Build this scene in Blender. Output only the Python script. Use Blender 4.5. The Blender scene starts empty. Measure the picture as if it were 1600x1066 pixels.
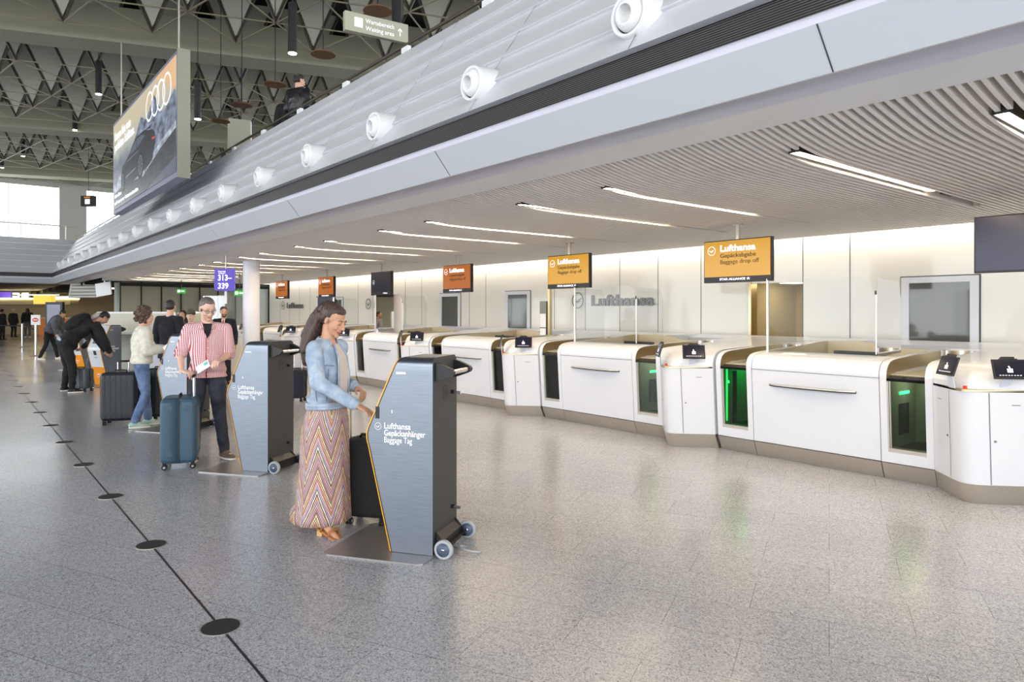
import bpy, bmesh, math, random
import numpy as np
from mathutils import Vector, Matrix, noise, Euler
random.seed(7)
C = bpy.context.scene.collection
R = math.radians
SC = bpy.context.scene

# ------------------------------------------------------------------ camera, world, exposure
CA, SA = 0.630, 0.7766          # camera heading relative to the hall axes (X along the hall, Y towards the backlit wall)
F = 1075.0; HZ = 486.0; EYE = 1.6
cam_d = bpy.data.cameras.new('camera'); cam = bpy.data.objects.new('camera', cam_d); C.objects.link(cam)
cam.location = (0, 0, EYE); cam.rotation_euler = (R(90), 0, math.atan2(SA, CA))
cam_d.sensor_width = 36; cam_d.lens = F/1600*36; cam_d.shift_y = -(533-HZ)/1600; cam_d.clip_end = 300; cam_d.clip_start = .05
SC.camera = cam
SC.view_settings.view_transform = 'Standard'; SC.view_settings.look = 'None'
SC.view_settings.gamma = 1; SC.view_settings.use_curve_mapping = False
SC.view_settings.exposure = 0.5
SC.cycles.use_denoising = True
SC.cycles.max_bounces = 8; SC.cycles.transparent_max_bounces = 16
SC.cycles.sample_clamp_indirect = 6; SC.cycles.caustics_reflective = False; SC.cycles.caustics_refractive = False
wd = bpy.data.worlds.new('daylight'); SC.world = wd; wd.use_nodes = True
bg = wd.node_tree.nodes['Background']; bg.inputs[0].default_value = (0.93, 0.965, 1.0, 1); bg.inputs[1].default_value = 3.4

def G(px, d, z=None, y=None):
    """pixel column and depth -> world point; z given, or y pixel row"""
    x = (px-800)/F*d
    s = CA*x - SA*d; n = SA*x + CA*d
    if z is None: z = 0 if y is None else EYE-(y-HZ)*d/F
    return Vector((s, n, z))
def D(cx, cy):
    """camera-frame ground direction -> world direction"""
    return Vector((CA*cx-SA*cy, SA*cx+CA*cy, 0)).normalized()
def yaw(cx, cy):
    """rotation about z that turns +Y into the camera-frame direction"""
    v = D(cx, cy); return math.atan2(-v.x, v.y)

def area(name, loc, rot, sx, sy, power, col):
    l = bpy.data.lights.new(name, 'AREA'); l.shape = 'RECTANGLE'; l.size = sx; l.size_y = sy; l.energy = power; l.color = col
    o = bpy.data.objects.new(name, l); o.location = loc; o.rotation_euler = rot; C.objects.link(o); return o

# ------------------------------------------------------------------ materials
def lin(c):
    return tuple((x/12.92 if x <= .04045 else ((x+.055)/1.055)**2.4) for x in [v/255 for v in c])
def mat(name, rgb=(200,200,200), rough=.5, metal=0, emit=None, es=0, coat=0, trans=0, ior=1.45, alpha=1, bump=0, bscale=50, spec=.5, sub=0):
    m = bpy.data.materials.new(name); m.use_nodes = True
    p = m.node_tree.nodes['Principled BSDF']
    c = lin(rgb)
    p.inputs['Base Color'].default_value = (*c, 1); p.inputs['Roughness'].default_value = rough; p.inputs['Metallic'].default_value = metal
    p.inputs['IOR'].default_value = ior; p.inputs['Alpha'].default_value = alpha
    p.inputs['Transmission Weight'].default_value = trans; p.inputs['Coat Weight'].default_value = coat
    p.inputs['Specular IOR Level'].default_value = spec
    if sub: p.inputs['Subsurface Weight'].default_value = sub; p.inputs['Subsurface Radius'].default_value = (.02,.008,.004)
    if emit: p.inputs['Emission Color'].default_value = (*lin(emit), 1); p.inputs['Emission Strength'].default_value = es
    if bump:
        nt = m.node_tree; n = nt.nodes.new('ShaderNodeTexNoise'); n.inputs['Scale'].default_value = bscale; n.inputs['Detail'].default_value = 4
        t = nt.nodes.new('ShaderNodeTexCoord'); nt.links.new(t.outputs['Object'], n.inputs['Vector'])
        b = nt.nodes.new('ShaderNodeBump'); b.inputs['Strength'].default_value = bump; b.inputs['Distance'].default_value = .01
        nt.links.new(n.outputs['Fac'], b.inputs['Height']); nt.links.new(b.outputs['Normal'], p.inputs['Normal'])
    return m
class NT:
    """tiny node helper"""
    def __init__(s, m): s.t = m.node_tree; s.p = s.t.nodes['Principled BSDF']
    def n(s, kind, **kw):
        x = s.t.nodes.new('ShaderNode'+kind)
        for k, v in kw.items():
            if k in x.inputs.keys() if isinstance(k, str) else False: x.inputs[k].default_value = v
            else: setattr(x, k, v)
        return x
    def l(s, a, b): s.t.links.new(a, b)
    def math(s, op, a, b=None, clamp=False):
        x = s.t.nodes.new('ShaderNodeMath'); x.operation = op; x.use_clamp = clamp
        for i, v in enumerate((a, b)):
            if v is None: continue
            if isinstance(v, (int, float)): x.inputs[i].default_value = v
            else: s.l(v, x.inputs[i])
        return x.outputs[0]
    def ramp(s, fac, stops, interp='LINEAR'):
        x = s.t.nodes.new('ShaderNodeValToRGB'); x.color_ramp.interpolation = interp
        e = x.color_ramp.elements
        while len(e) < len(stops): e.new(.5)
        for i, (pos, c) in enumerate(stops): e[i].position = pos; e[i].color = (*lin(c), 1)
        s.l(fac, x.inputs[0]); return x.outputs[0]
    def mix(s, fac, a, b, mode='MIX'):
        x = s.t.nodes.new('ShaderNodeMix'); x.data_type = 'RGBA'; x.blend_type = mode
        if isinstance(fac, (int, float)): x.inputs[0].default_value = fac
        else: s.l(fac, x.inputs[0])
        for i, v in ((6, a), (7, b)):
            if isinstance(v, tuple): x.inputs[i].default_value = (*lin(v), 1)
            else: s.l(v, x.inputs[i])
        return x.outputs[2]
    def coord(s, kind='Object', scale=(1,1,1), rot=(0,0,0)):
        t = s.t.nodes.new('ShaderNodeTexCoord'); m = s.t.nodes.new('ShaderNodeMapping')
        m.inputs['Scale'].default_value = scale; m.inputs['Rotation'].default_value = rot
        s.l(t.outputs[kind], m.inputs[0]); return m.outputs[0]
    def sep(s, v):
        x = s.t.nodes.new('ShaderNodeSeparateXYZ'); s.l(v, x.inputs[0]); return x.outputs

M = {}
M['white_panel'] = mat('white_panel', (212,214,220), .28, coat=.3)
M['white_seam'] = mat('white_seam', (70,72,76), .6)
M['steel'] = mat('steel', (196,190,180), .4, .8, bump=.05, bscale=200)
M['steel_dark'] = mat('steel_dark', (120,114,105), .3, 1)
M['champagne'] = mat('champagne', (196,180,146), .3, 1)
M['chrome'] = mat('chrome', (215,215,215), .12, 1)
M['black'] = mat('black', (22,22,24), .4)
M['black_gloss'] = mat('black_gloss', (12,12,16), .12)
M['rubber'] = mat('rubber', (30,30,32), .75)
def thin_glass(nm, tint, ior):
    m = M[nm] = mat(nm, (240,244,244), .02); nt = m.node_tree; a = nt.nodes.new('ShaderNodeBsdfTransparent'); a.inputs[0].default_value = (*tint,1); g = nt.nodes.new('ShaderNodeBsdfGlossy'); g.inputs['Roughness'].default_value = .03
    f = nt.nodes.new('ShaderNodeFresnel'); f.inputs[0].default_value = ior; x = nt.nodes.new('ShaderNodeMixShader'); nt.links.new(f.outputs[0], x.inputs[0]); nt.links.new(a.outputs[0], x.inputs[1]); nt.links.new(g.outputs[0], x.inputs[2]); nt.links.new(x.outputs[0], nt.nodes['Material Output'].inputs[0])
thin_glass('dark_glass', (.62,.70,.62), 1.4)
M['red'] = mat('red', (215,45,30), .4)
M['yellow'] = mat('yellow', (245,170,20), .4)
M['white'] = mat('white', (235,235,235), .5)
M['white_text'] = mat('white_text', (250,250,250), .5, emit=(255,255,255), es=.05)
M['wheel_grey'] = mat('wheel_grey', (165,168,172), .6)
M['wheel_blue'] = mat('wheel_blue', (80,92,112), .4)
M['cladding'] = mat('cladding', (204,205,208), .42)
M['cladding_ledge'] = mat('cladding_ledge', (232,232,236), .5)
M['fascia'] = mat('fascia', (202,206,211), .45)
M['soffit_white'] = mat('soffit_white', (240,243,248), .4)
M['fascia_lav'] = mat('fascia_lav', (212,212,224), .5)
M['slat'] = mat('slat', (236,232,226), .55)
M['plenum'] = mat('plenum', (92,88,82), .9)
M['roof_panel'] = mat('roof_panel', (186,184,170), .7)
M['roof_bar'] = mat('roof_bar', (62,56,44), .5)
M['roof_chord'] = mat('roof_chord', (128,122,98), .5)
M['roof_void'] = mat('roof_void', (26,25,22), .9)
M['beam'] = mat('beam', (140,138,120), .85)
M['nozzle'] = mat('nozzle', (232,232,232), .35)
M['led'] = mat('led', (255,255,255), .5, emit=(255,230,194), es=40)
M['led_soft'] = mat('led_soft', (255,255,255), .5, emit=(255,240,205), es=6)
M['washer'] = mat('washer', (255,255,255), .5, emit=(255,247,234), es=7)
M['green_led'] = mat('green_led', (60,255,120), .5, emit=(40,255,110), es=9)
M['concrete'] = mat('concrete', (168,168,160), .8, bump=.1, bscale=8)
M['column_white'] = mat('column_white', (226,226,232), .35)
M['curtain'] = None
M['glass'] = mat('glass', (235,242,240), .03, trans=1, ior=1.12)
M['desk_grey'] = mat('desk_grey', (150,147,140), .35, .3)
M['belt'] = mat('belt', (30,32,32), .6)
M['orange'] = mat('orange', (240,150,20), .45)
M['letter_grey'] = mat('letter_grey', (128,128,128), .4, .5)
M['door_dark'] = mat('door_dark', (86,88,84), .08, .0, coat=.6)
M['beige'] = mat('beige', (196,180,142), .6)
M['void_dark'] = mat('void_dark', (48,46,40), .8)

M['lamp_spot'] = mat('lamp_spot', (255,255,255), .5, emit=(255,250,235), es=12)
M['rust_disc'] = mat('rust_disc', (120,88,60), .6)
M['yellow_lit'] = mat('yellow_lit', (230,190,80), .5, emit=(240,196,80), es=.8)
# floor granite
m = M['granite'] = mat('granite', rough=.2); t = NT(m)
c = t.coord('Object')
n1 = t.n('TexNoise'); n1.inputs['Scale'].default_value = 190; n1.inputs['Detail'].default_value = 3; t.l(c, n1.inputs['Vector'])
n2 = t.n('TexVoronoi'); n2.inputs['Scale'].default_value = 120; t.l(c, n2.inputs['Vector'])
n3 = t.n('TexNoise'); n3.inputs['Scale'].default_value = .35; n3.inputs['Detail'].default_value = 2; t.l(c, n3.inputs['Vector'])
col = t.ramp(n1.outputs['Fac'], [(.30,(52,52,58)),(.43,(120,121,128)),(.52,(170,172,180)),(.64,(208,208,212))])
sp = t.sep(n2.outputs['Color'])
g = t.ramp(sp[0], [(0,(70,70,74)),(.12,(150,151,157)),(.5,(178,179,185)),(.9,(216,216,218))])
col = t.mix(.5, col, g)
tr = t.coord('Object', rot=(0,0,-R(26.2)))
br = t.n('TexBrick'); br.offset = .5; br.inputs['Scale'].default_value = 1; br.inputs['Brick Width'].default_value = .78; br.inputs['Row Height'].default_value = .39
br.inputs['Mortar Size'].default_value = .0016; br.inputs['Mortar Smooth'].default_value = 0; br.inputs['Bias'].default_value = 0
br.inputs['Color1'].default_value = (1,1,1,1); br.inputs['Color2'].default_value = (.93,.93,.935,1); br.inputs['Mortar'].default_value = (.42,.42,.42,1)
t.l(tr, br.inputs['Vector'])
col = t.mix(1, col, br.outputs['Color'], 'MULTIPLY')
t.l(col, t.p.inputs['Base Color'])
t.l(t.ramp(n3.outputs['Fac'], [(.3,(112,112,112)),(.7,(140,140,140))]), t.p.inputs['Roughness'])
bb = t.n('Bump'); bb.inputs['Strength'].default_value = .04; bb.inputs['Distance'].default_value = .002; t.l(n1.outputs['Fac'], bb.inputs['Height']); t.l(bb.outputs[0], t.p.inputs['Normal'])

# brushed metal for the kiosks
m = M['brushed'] = mat('brushed', (116,122,130), .34, .9); t = NT(m)
c = t.coord('Object', (2,2,220)); n1 = t.n('TexNoise'); n1.inputs['Scale'].default_value = 3; t.l(c, n1.inputs['Vector'])
t.l(t.ramp(n1.outputs['Fac'], [(.3,(112,119,128)),(.7,(134,141,151))]), t.p.inputs['Base Color'])
M['kiosk_back'] = mat('kiosk_back', (62,60,60), .55, bump=.15, bscale=300)
M['plate'] = mat('plate', (168,166,164), .34, .75)

# frosted bright curtain glass
m = M['curtain'] = mat('curtain', (240,245,250), .5, emit=(240,247,255), es=2.6); t = NT(m)
w = t.n('TexWave'); w.bands_direction = 'Y'; w.inputs['Scale'].default_value = 2.2; w.inputs['Distortion'].default_value = .6; t.l(t.coord('Object'), w.inputs['Vector'])
t.l(t.ramp(w.outputs['Fac'], [(0,(205,214,220)),(1,(255,255,255))]), t.p.inputs['Emission Color'])

# backlit wall panels: glossy white glass
m = M['white_wall'] = mat('white_wall', (224,221,212), .16, coat=.4)
# grille of fine slots
m = M['grille'] = mat('grille', (30,28,28), .5, .3); t = NT(m)
z = t.sep(t.coord('Object'))[2]
fr = t.math('FRACT', t.math('MULTIPLY', z, 70)); st = t.math('GREATER_THAN', fr, .55)
t.l(t.mix(st, (20,19,19), (88,84,84)), t.p.inputs['Base Color'])

# ------------------------------------------------------------------ mesh helpers
ORD = ['first','second','third','fourth','fifth','sixth','seventh','eighth','ninth','tenth','eleventh','twelfth','thirteenth','fourteenth','fifteenth','sixteenth','seventeenth','eighteenth','nineteenth','twentieth','twenty-first']
def work_scene():
    w = bpy.data.scenes.get('workshop') or bpy.data.scenes.new('workshop'); return w
def evaluated_mesh(o):
    w = work_scene(); w.collection.objects.link(o); vl = w.view_layers[0]; vl.update()
    me = bpy.data.meshes.new_from_object(o.evaluated_get(vl.depsgraph)); bpy.data.objects.remove(o); return me
class MB:
    def __init__(s): s.v = []; s.f = []; s.m = []; s.mats = []; s.sm = []; s.uv = None
    def mi(s, m):
        if m not in s.mats: s.mats.append(m)
        return s.mats.index(m)
    def add(s, vs, fs, m, smooth=False, T=None):
        b = len(s.v); k = s.mi(m)
        s.v += [tuple(T @ Vector(v)) if T else tuple(v) for v in vs]
        for f in fs: s.f.append(tuple(i+b for i in f)); s.m.append(k); s.sm.append(smooth)
        return s
    def box(s, c, d, m, rz=0, T=None):
        x, y, z = [q/2 for q in d]; vs = [(a*x, b*y, e*z) for a in (-1,1) for b in (-1,1) for e in (-1,1)]
        TT = Matrix.Translation(c) @ Matrix.Rotation(rz, 4, 'Z')
        if T: TT = T @ TT
        return s.add(vs, [(0,1,3,2),(4,6,7,5),(0,4,5,1),(2,3,7,6),(0,2,6,4),(1,5,7,3)], m, T=TT)
    def b2(s, a, b, m, T=None):
        return s.box([(a[i]+b[i])/2 for i in range(3)], [abs(b[i]-a[i]) for i in range(3)], m, T=T)
    def prism(s, poly, lo, hi, m, axis='x', smooth=False, T=None, mcap=None):
        """extrude a 2-d outline: axis x: poly is (y,z); axis y: poly is (x,z); axis z: poly is (x,y)"""
        def P(a, q):
            return {'x': (q, a[0], a[1]), 'y': (a[0], q, a[1]), 'z': (a[0], a[1], q)}[axis]
        n = len(poly); vs = [P(a, lo) for a in poly]+[P(a, hi) for a in poly]
        s.add(vs, [(i, (i+1) % n, n+(i+1) % n, n+i) for i in range(n)], m, smooth, T)
        s.add(vs, [tuple(range(n))[::-1], tuple(range(n, 2*n))], mcap or m, False, T)
        return s
    def strip(s, A, B, m, smooth=False, T=None, close=False):
        n = len(A); r = n if close else n-1
        return s.add(list(A)+list(B), [(i, (i+1) % n, n+(i+1) % n, n+i) for i in range(r)], m, smooth, T)
    def cyl(s, p0, p1, r0, r1, m, n=16, smooth=True, caps=True):
        p0 = Vector(p0); p1 = Vector(p1); a = (p1-p0).normalized(); u = a.orthogonal().normalized(); w = a.cross(u)
        vs = []
        for p, r in ((p0, r0), (p1, r1)):
            for i in range(n):
                q = 2*math.pi*i/n; vs.append(p+u*(r*math.cos(q))+w*(r*math.sin(q)))
        s.add(vs, [(i, (i+1) % n, n+(i+1) % n, n+i) for i in range(n)], m, smooth)
        if caps: s.add(vs, [tuple(range(n))[::-1], tuple(range(n, 2*n))], m, False)
        return s
    def bar(s, p0, p1, w, m, h=None):
        p0 = Vector(p0); p1 = Vector(p1); a = (p1-p0); L = a.length
        if L < 1e-6: return s
        q = a.to_track_quat('X', 'Z').to_matrix().to_4x4(); q.translation = (p0+p1)/2
        return s.box((0,0,0), (L, w, h or w), m, T=q)
    def lathe(s, prof, m, T=None, n=24, smooth=True):
        """prof: (radius, height) about z"""
        vs = []
        for r, h in prof:
            for i in range(n):
                q = 2*math.pi*i/n; vs.append((r*math.cos(q), r*math.sin(q), h))
        fs = [(j*n+i, j*n+(i+1) % n, (j+1)*n+(i+1) % n, (j+1)*n+i) for j in range(len(prof)-1) for i in range(n)]
        return s.add(vs, fs, m, smooth, T)
    def tube(s, pts, r, m, n=8):
        pts = [Vector(p) for p in pts]; vs = []; up = Vector((0,0,1))
        for i, p in enumerate(pts):
            a = (pts[min(i+1, len(pts)-1)]-pts[max(i-1, 0)]).normalized()
            u = a.cross(up); u = u.normalized() if u.length > .05 else a.orthogonal().normalized(); w = a.cross(u)
            for k in range(n):
                q = 2*math.pi*k/n; vs.append(p+u*(r*math.cos(q))+w*(r*math.sin(q)))
        fs = [(j*n+i, j*n+(i+1) % n, (j+1)*n+(i+1) % n, (j+1)*n+i) for j in range(len(pts)-1) for i in range(n)]
        fs += [tuple(range(n))[::-1], tuple(range((len(pts)-1)*n, len(pts)*n))]
        return s.add(vs, fs, m, True)
    def build(s, name, parent=None, bevel=0, seg=2, loc=None, rz=None):
        me = bpy.data.meshes.new(name); me.from_pydata([tuple(v) for v in s.v], [], s.f)
        for m in s.mats: me.materials.append(M[m] if isinstance(m, str) else m)
        me.polygons.foreach_set('material_index', s.m); me.polygons.foreach_set('use_smooth', s.sm)
        if s.uv:
            ul = me.uv_layers.new(name='UVMap')
            for i, l in enumerate(me.loops): ul.data[i].uv = s.uv[l.vertex_index]
        bm = bmesh.new(); bm.from_mesh(me); bmesh.ops.recalc_face_normals(bm, faces=bm.faces); bm.to_mesh(me); bm.free()
        me.update(); o = bpy.data.objects.new(name, me); C.objects.link(o)
        if bevel:
            b = o.modifiers.new('bevel', 'BEVEL'); b.width = bevel; b.segments = seg; b.limit_method = 'ANGLE'; b.angle_limit = R(40)
        if parent: o.parent = parent
        if loc is not None: o.location = loc
        if rz is not None: o.rotation_euler[2] = rz
        return o
def tag(o, label, cat, group=None, kind=None):
    o['label'] = label; o['category'] = cat
    if group: o['group'] = group
    if kind: o['kind'] = kind
    return o
def thing(name, label, cat, loc=(0,0,0), rz=0, group=None):
    o = bpy.data.objects.new(name, None); C.objects.link(o); o.location = loc; o.rotation_euler = (0,0,rz); o.empty_display_size = .1
    return tag(o, label, cat, group)
def struct(o): o['kind'] = 'structure'; return o
def dup(o, parent=None):
    c = o.copy(); C.objects.link(c)
    if parent: c.parent = parent
    for ch in list(o.children): dup(ch, c)
    return c
def text_into(mb, txt, size, m, T, width=None, bold=0, align='LEFT', depth=.002):
    """letters as mesh; local x is the reading direction, y up, z towards the reader"""
    cu = bpy.data.curves.new('t', 'FONT'); cu.body = txt; cu.size = size; cu.extrude = depth/2; cu.offset = bold; cu.align_x = align; cu.resolution_u = 3
    o = bpy.data.objects.new('t', cu); me = evaluated_mesh(o)
    vs = [v.co.copy() for v in me.vertices]; fs = [tuple(p.vertices) for p in me.polygons]
    if vs and width:
        x0 = min(v.x for v in vs); x1 = max(v.x for v in vs); k = width/max(1e-6, x1-x0)
        for v in vs: v.x *= k
    mb.add(vs, fs, m, T=T)
    bpy.data.curves.remove(cu); bpy.data.meshes.remove(me)
def frame_T(origin, xdir, ydir):
    x = Vector(xdir).normalized(); y = Vector(ydir).normalized(); z = x.cross(y)
    T = Matrix.Identity(4)
    for i in range(3): T[i][0] = x[i]; T[i][1] = y[i]; T[i][2] = z[i]; T[i][3] = origin[i]
    return T
def ring_logo(mb, r, m, T, w=.1, z=.001):
    """circle with a flying bird emblem"""
    n = 28; A = [(r*math.cos(2*math.pi*i/n), r*math.sin(2*math.pi*i/n), z) for i in range(n)]; k = 1-w
    B = [(a[0]*k, a[1]*k, z) for a in A]; mb.strip(A, B, m, T=T, close=True)
    wing = [(-.72,.18),(-.5,.10),(-.22,-.06),(-.02,-.12),(.2,.14),(.72,.34),(.42,.14),(.2,-.02),(.42,-.12),(.16,-.18),(0,-.34),(-.2,-.28),(-.46,-.06)]
    mb.add([(a*r, b*r, z) for a, b in wing], [tuple(range(len(wing)))], m, T=T)

# ================================================================== THE SETTING
PITCH = 3.07; ZC = 2.70; NW = 10.2; S_END = -28.6
mb = MB(); mb.b2((-75,-32,-.2), (14,24,0), 'granite'); struct(mb.build('floor'))

# gallery profile, (n, z); extruded along the hall and mitred round the far corner
SX = 9.0; CORNER = -36.4; N0 = 3.36
def gallery_strip(mb, prof, m, smooth=False):
    A = [(SX, n, z) for n, z in prof]; B = [(CORNER-(n-N0), n, z) for n, z in prof]; D_ = [(CORNER-(n-N0), -26, z) for n, z in prof]
    mb.strip(A, B, m, smooth); mb.strip(B, D_, m, smooth)
mb = MB()
gallery_strip(mb, [(4.165,2.809),(3.74,2.809)], 'soffit_white')
gallery_strip(mb, [(3.74,2.809),(3.66,2.835),(3.60,2.875),(3.56,2.90)], 'fascia_lav', True)
gallery_strip(mb, [(3.56,2.90),(3.56,3.2)], 'plenum')
gallery_strip(mb, [(3.535,2.9),(3.535,2.83),(3.50,2.824)], 'white')
gallery_strip(mb, [(3.50,2.824),(3.33,3.028)], 'fascia')
gallery_strip(mb, [(3.33,3.028),(3.335,3.06),(3.365,3.093),(3.40,3.10)], 'fascia_lav', True)
gallery_strip(mb, [(4.165,2.809),(4.165,3.1)], 'plenum')
for i in range(12):
    s = 5.3-3.5*i
    if s > CORNER+.3:
        # seam laid on the slanting fascia
        mb.add([(s-.004,3.498,2.823),(s+.004,3.498,2.823),(s+.004,3.328,3.027),(s-.004,3.328,3.027)], [(0,1,2,3)], 'white_seam')
struct(mb.build('trim_1'))
mb = MB(); gallery_strip(mb, [(3.40,3.10),(3.41,3.265)], 'grille'); struct(mb.build('trim_2'))
mb = MB()
prof = []; NB = 6; P0 = Vector((3.36,3.25)); P1 = Vector((4.44,4.88)); dv = (P1-P0); on = Vector((-.834,.552))
steps = [P0+dv*(i/NB) for i in range(NB+1)]
gallery_strip(mb, [(3.41,3.265),tuple(steps[0]+on*.03)], 'cladding_ledge')
for i in range(NB):
    a = steps[i]+on*.03; b = steps[i+1]; gallery_strip(mb, [tuple(a), tuple(b+on*.002)], 'cladding')
    if i < NB-1:
        gallery_strip(mb, [tuple(b+on*.002), tuple(b+on*.03-dv.normalized()*.012)], 'cladding_ledge'); gallery_strip(mb, [tuple(b+on*.03-dv.normalized()*.012), tuple(b+on*.03)], 'cladding_ledge')
gallery_strip(mb, [tuple(steps[NB]), (4.60,4.88),(4.60,4.2)], 'cladding')
for i in range(26):
    s = 5.77-1.74*i
    if s > CORNER:
        a = steps[0]+on*.034; b = steps[NB]+on*.012
        mb.add([(s,a.x,a.y),(s-.007,a.x,a.y),(s-.007,b.x,b.y),(s,b.x,b.y)], [(0,1,2,3)], 'white_seam')
struct(mb.build('wall_gallery'))
# gallery slab behind the parapet and its end over the side hall
mb = MB(); mb.b2((SX,4.3,4.05), (-60,20,4.2), 'concrete'); mb.b2((CORNER-1.2,-26,4.05), (-60,4.3,4.2), 'concrete')
struct(mb.build('ceiling_slab'))

# backlit wall with doors
mb = MB()
openings = [(-6.34,-5.43)]
mb.b2((SX,NW,0), (-5.43,NW+.15,3.2), 'white_wall'); mb.b2((-6.34,NW,0), (S_END,NW+.15,3.2), 'white_wall'); mb.b2((-5.43,NW,2.05), (-6.34,NW+.15,3.2), 'white_wall')
for s in [ -1.6,-.7,.2,-2.3,-4.71,-5.43,-7.3,-8.25,-9.2,-10.15,-11.1,-13.6,-14.3,-16.6,-17.5,-18.5,-19.5,-20.5,-23.4,-24.4,-25.4,-26.4,-27.4]:
    mb.b2((s-.006,NW-.002,0), (s+.006,NW+.02,2.84), 'white_seam')
struct(mb.build('wall_back'))
mb = MB(); mb.b2((-5.2,NW+1.5,0), (-6.6,NW+1.6,2.1), 'beige'); mb.b2((-6.1,NW+.5,2.06),(-5.6,NW+.9,2.075),'led_soft'); mb.b2((-6.42,NW+.15,0), (-6.36,NW+1.5,2.1), 'beige'); mb.b2((-5.41,NW+.15,0), (-5.37,NW+1.5,2.1), 'beige'); mb.b2((-6.6,NW+.1,2.08), (-5.2,NW+1.5,2.15), 'beige')
mb.b2((-6.36,NW-.02,0), (-6.31,NW+.16,2.08), 'champagne')
struct(mb.build('wall_alcove'))
for i, (a, b) in enumerate([(-4.0,-3.07),(-12.8,-11.9),(-15.65,-14.68),(-22.4,-21.6)]):
    mb = MB(); fz = 2.06
    mb.b2((a,NW-.03,0), (a+.1,NW+.01,fz), 'white_panel'); mb.b2((b-.1,NW-.03,0), (b,NW+.01,fz), 'white_panel'); mb.b2((a+.1,NW-.03,fz-.08), (b-.1,NW+.01,fz), 'white_panel')
    mb.b2((a-.015,NW-.012,0), (a,NW,fz+.015), 'white_seam'); mb.b2((b,NW-.012,0), (b+.015,NW,fz+.015), 'white_seam'); mb.b2((a,NW-.012,fz), (b,NW,fz+.015), 'white_seam')
    d = struct(mb.build('door_%d' % (i+1)))
    mb = MB(); mb.b2((a+.1,NW-.015,0), (b-.1,NW-.004,fz-.08), 'door_dark'); mb.build('door_pane', d)
# plenum and slatted ceiling with cove
mb = MB()
cove = [(NW-.32,2.70),(9,2.70),(7.5,2.70),(6,2.70),(5.3,2.70),(5.05,2.704),(4.8,2.716),(4.6,2.738),(4.4,2.768),(4.25,2.795),(4.167,2.811)]
lights = []
k = 0
while True:
    a = -1.285-PITCH*k; b = -2.525-PITCH*k
    if a < S_END+.6: break
    lights.append(a); 
    if b > S_END+.3: lights.append(b)
    k += 1
lights += [-1.285+PITCH, -2.525+PITCH, -2.525+2*PITCH]
LA, LB, LE = 4.62, 7.14, 8.35
def prof_between(lo, hi):
    out = []
    pts = cove
    def zat(n):
        for (n0,z0),(n1,z1) in zip(pts, pts[1:]):
            if n1 <= n <= n0: return z0+(z1-z0)*(n-n0)/(n1-n0)
        return pts[-1][1]
    out = [(hi, zat(hi))]+[p for p in pts if lo+.01 < p[0] < hi-.01]+[(lo, zat(lo))]
    return out
s = 8.9; SLW, SLH = .026, .10
while s > S_END+.02:
    near = any(abs(s-l) < .048 for l in lights)
    segs = [prof_between(LE, NW-.32), prof_between(4.167, LA)] if near else [cove]
    for pr in segs:
        n = len(pr)
        A = [(s-SLW/2, q[0], q[1]) for q in pr]; B = [(s+SLW/2, q[0], q[1]) for q in pr]
        A2 = [(x, y, z+SLH) for x, y, z in A]; B2 = [(x, y, z+SLH) for x, y, z in B]
        mb.strip(A, B, 'slat'); mb.strip(A2, A, 'slat'); mb.strip(B, B2, 'slat')
        mb.add([A[0],B[0],B2[0],A2[0]], [(0,1,2,3)], 'slat'); mb.add([A[-1],B[-1],B2[-1],A2[-1]], [(0,1,2,3)], 'slat')
    s -= .06
struct(mb.build('ceiling'))
mb = MB(); mb.b2((SX,4.1,2.98), (S_END,NW+.2,3.05), 'plenum')
mb.b2((S_END,4.17,2.70), (S_END-.1,NW+.2,3.05), 'fascia')
struct(mb.build('ceiling_void'))
mb = MB(); mb.b2((8.5,NW-.26,2.84), (S_END,NW-.10,2.86), 'washer'); mb.b2((8.5,NW-.31,2.705), (S_END,NW-.29,2.9), 'slat')
o = mb.build('wall_washer_lamp'); tag(o, 'long cove lamp washing the white wall from the ceiling edge', 'ceiling light')

led0 = None
order = sorted(lights, reverse=True)
for i, l in enumerate(order):
    if l > 1.0: continue
    if led0 is None:
        led0 = thing('linear_ceiling_light', '', 'ceiling light', (l,0,0), 0, 'linear lights let into the slatted ceiling')
        a = MB(); a.b2((-.030,LA+.03,2.725), (.030,LB,2.735), 'led'); a.build('diffuser', led0)
        a = MB(); a.b2((-.044,LA,2.722), (-.036,LB,2.80), 'black'); a.b2((.036,LA,2.722), (.044,LB,2.80), 'black'); a.b2((-.044,LA,2.722), (.044,LA+.01,2.8), 'black'); a.b2((-.044,LB,2.75), (.044,LE,2.76), 'black'); a.b2((-.03,LB+.25,2.73),(.03,LB+.5,2.75),'black')
        a.build('housing', led0); q = led0
    else:
        q = dup(led0); q.location = (l,0,0)
    q['label'] = 'warm-white strip light between the ceiling slats, %s from the right edge of the picture' % ORD[len([x for x in order[:i] if x <= 1.0])]

# columns
for (s, n, lab) in ((-15.6,5.16,'white round column behind the second ticket machine'), (-31.2,5.13,'pale round column far off beyond the curly-haired person')):
    mb = MB(); mb.cyl((s,n,0), (s,n,2.78), .18, .18, 'column_white' if s > -20 else 'concrete', 32)
    mb.cyl((s,n,0), (s,n,.12), .19, .19, 'steel', 32)
    tag(mb.build('column'), lab, 'column')

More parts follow.
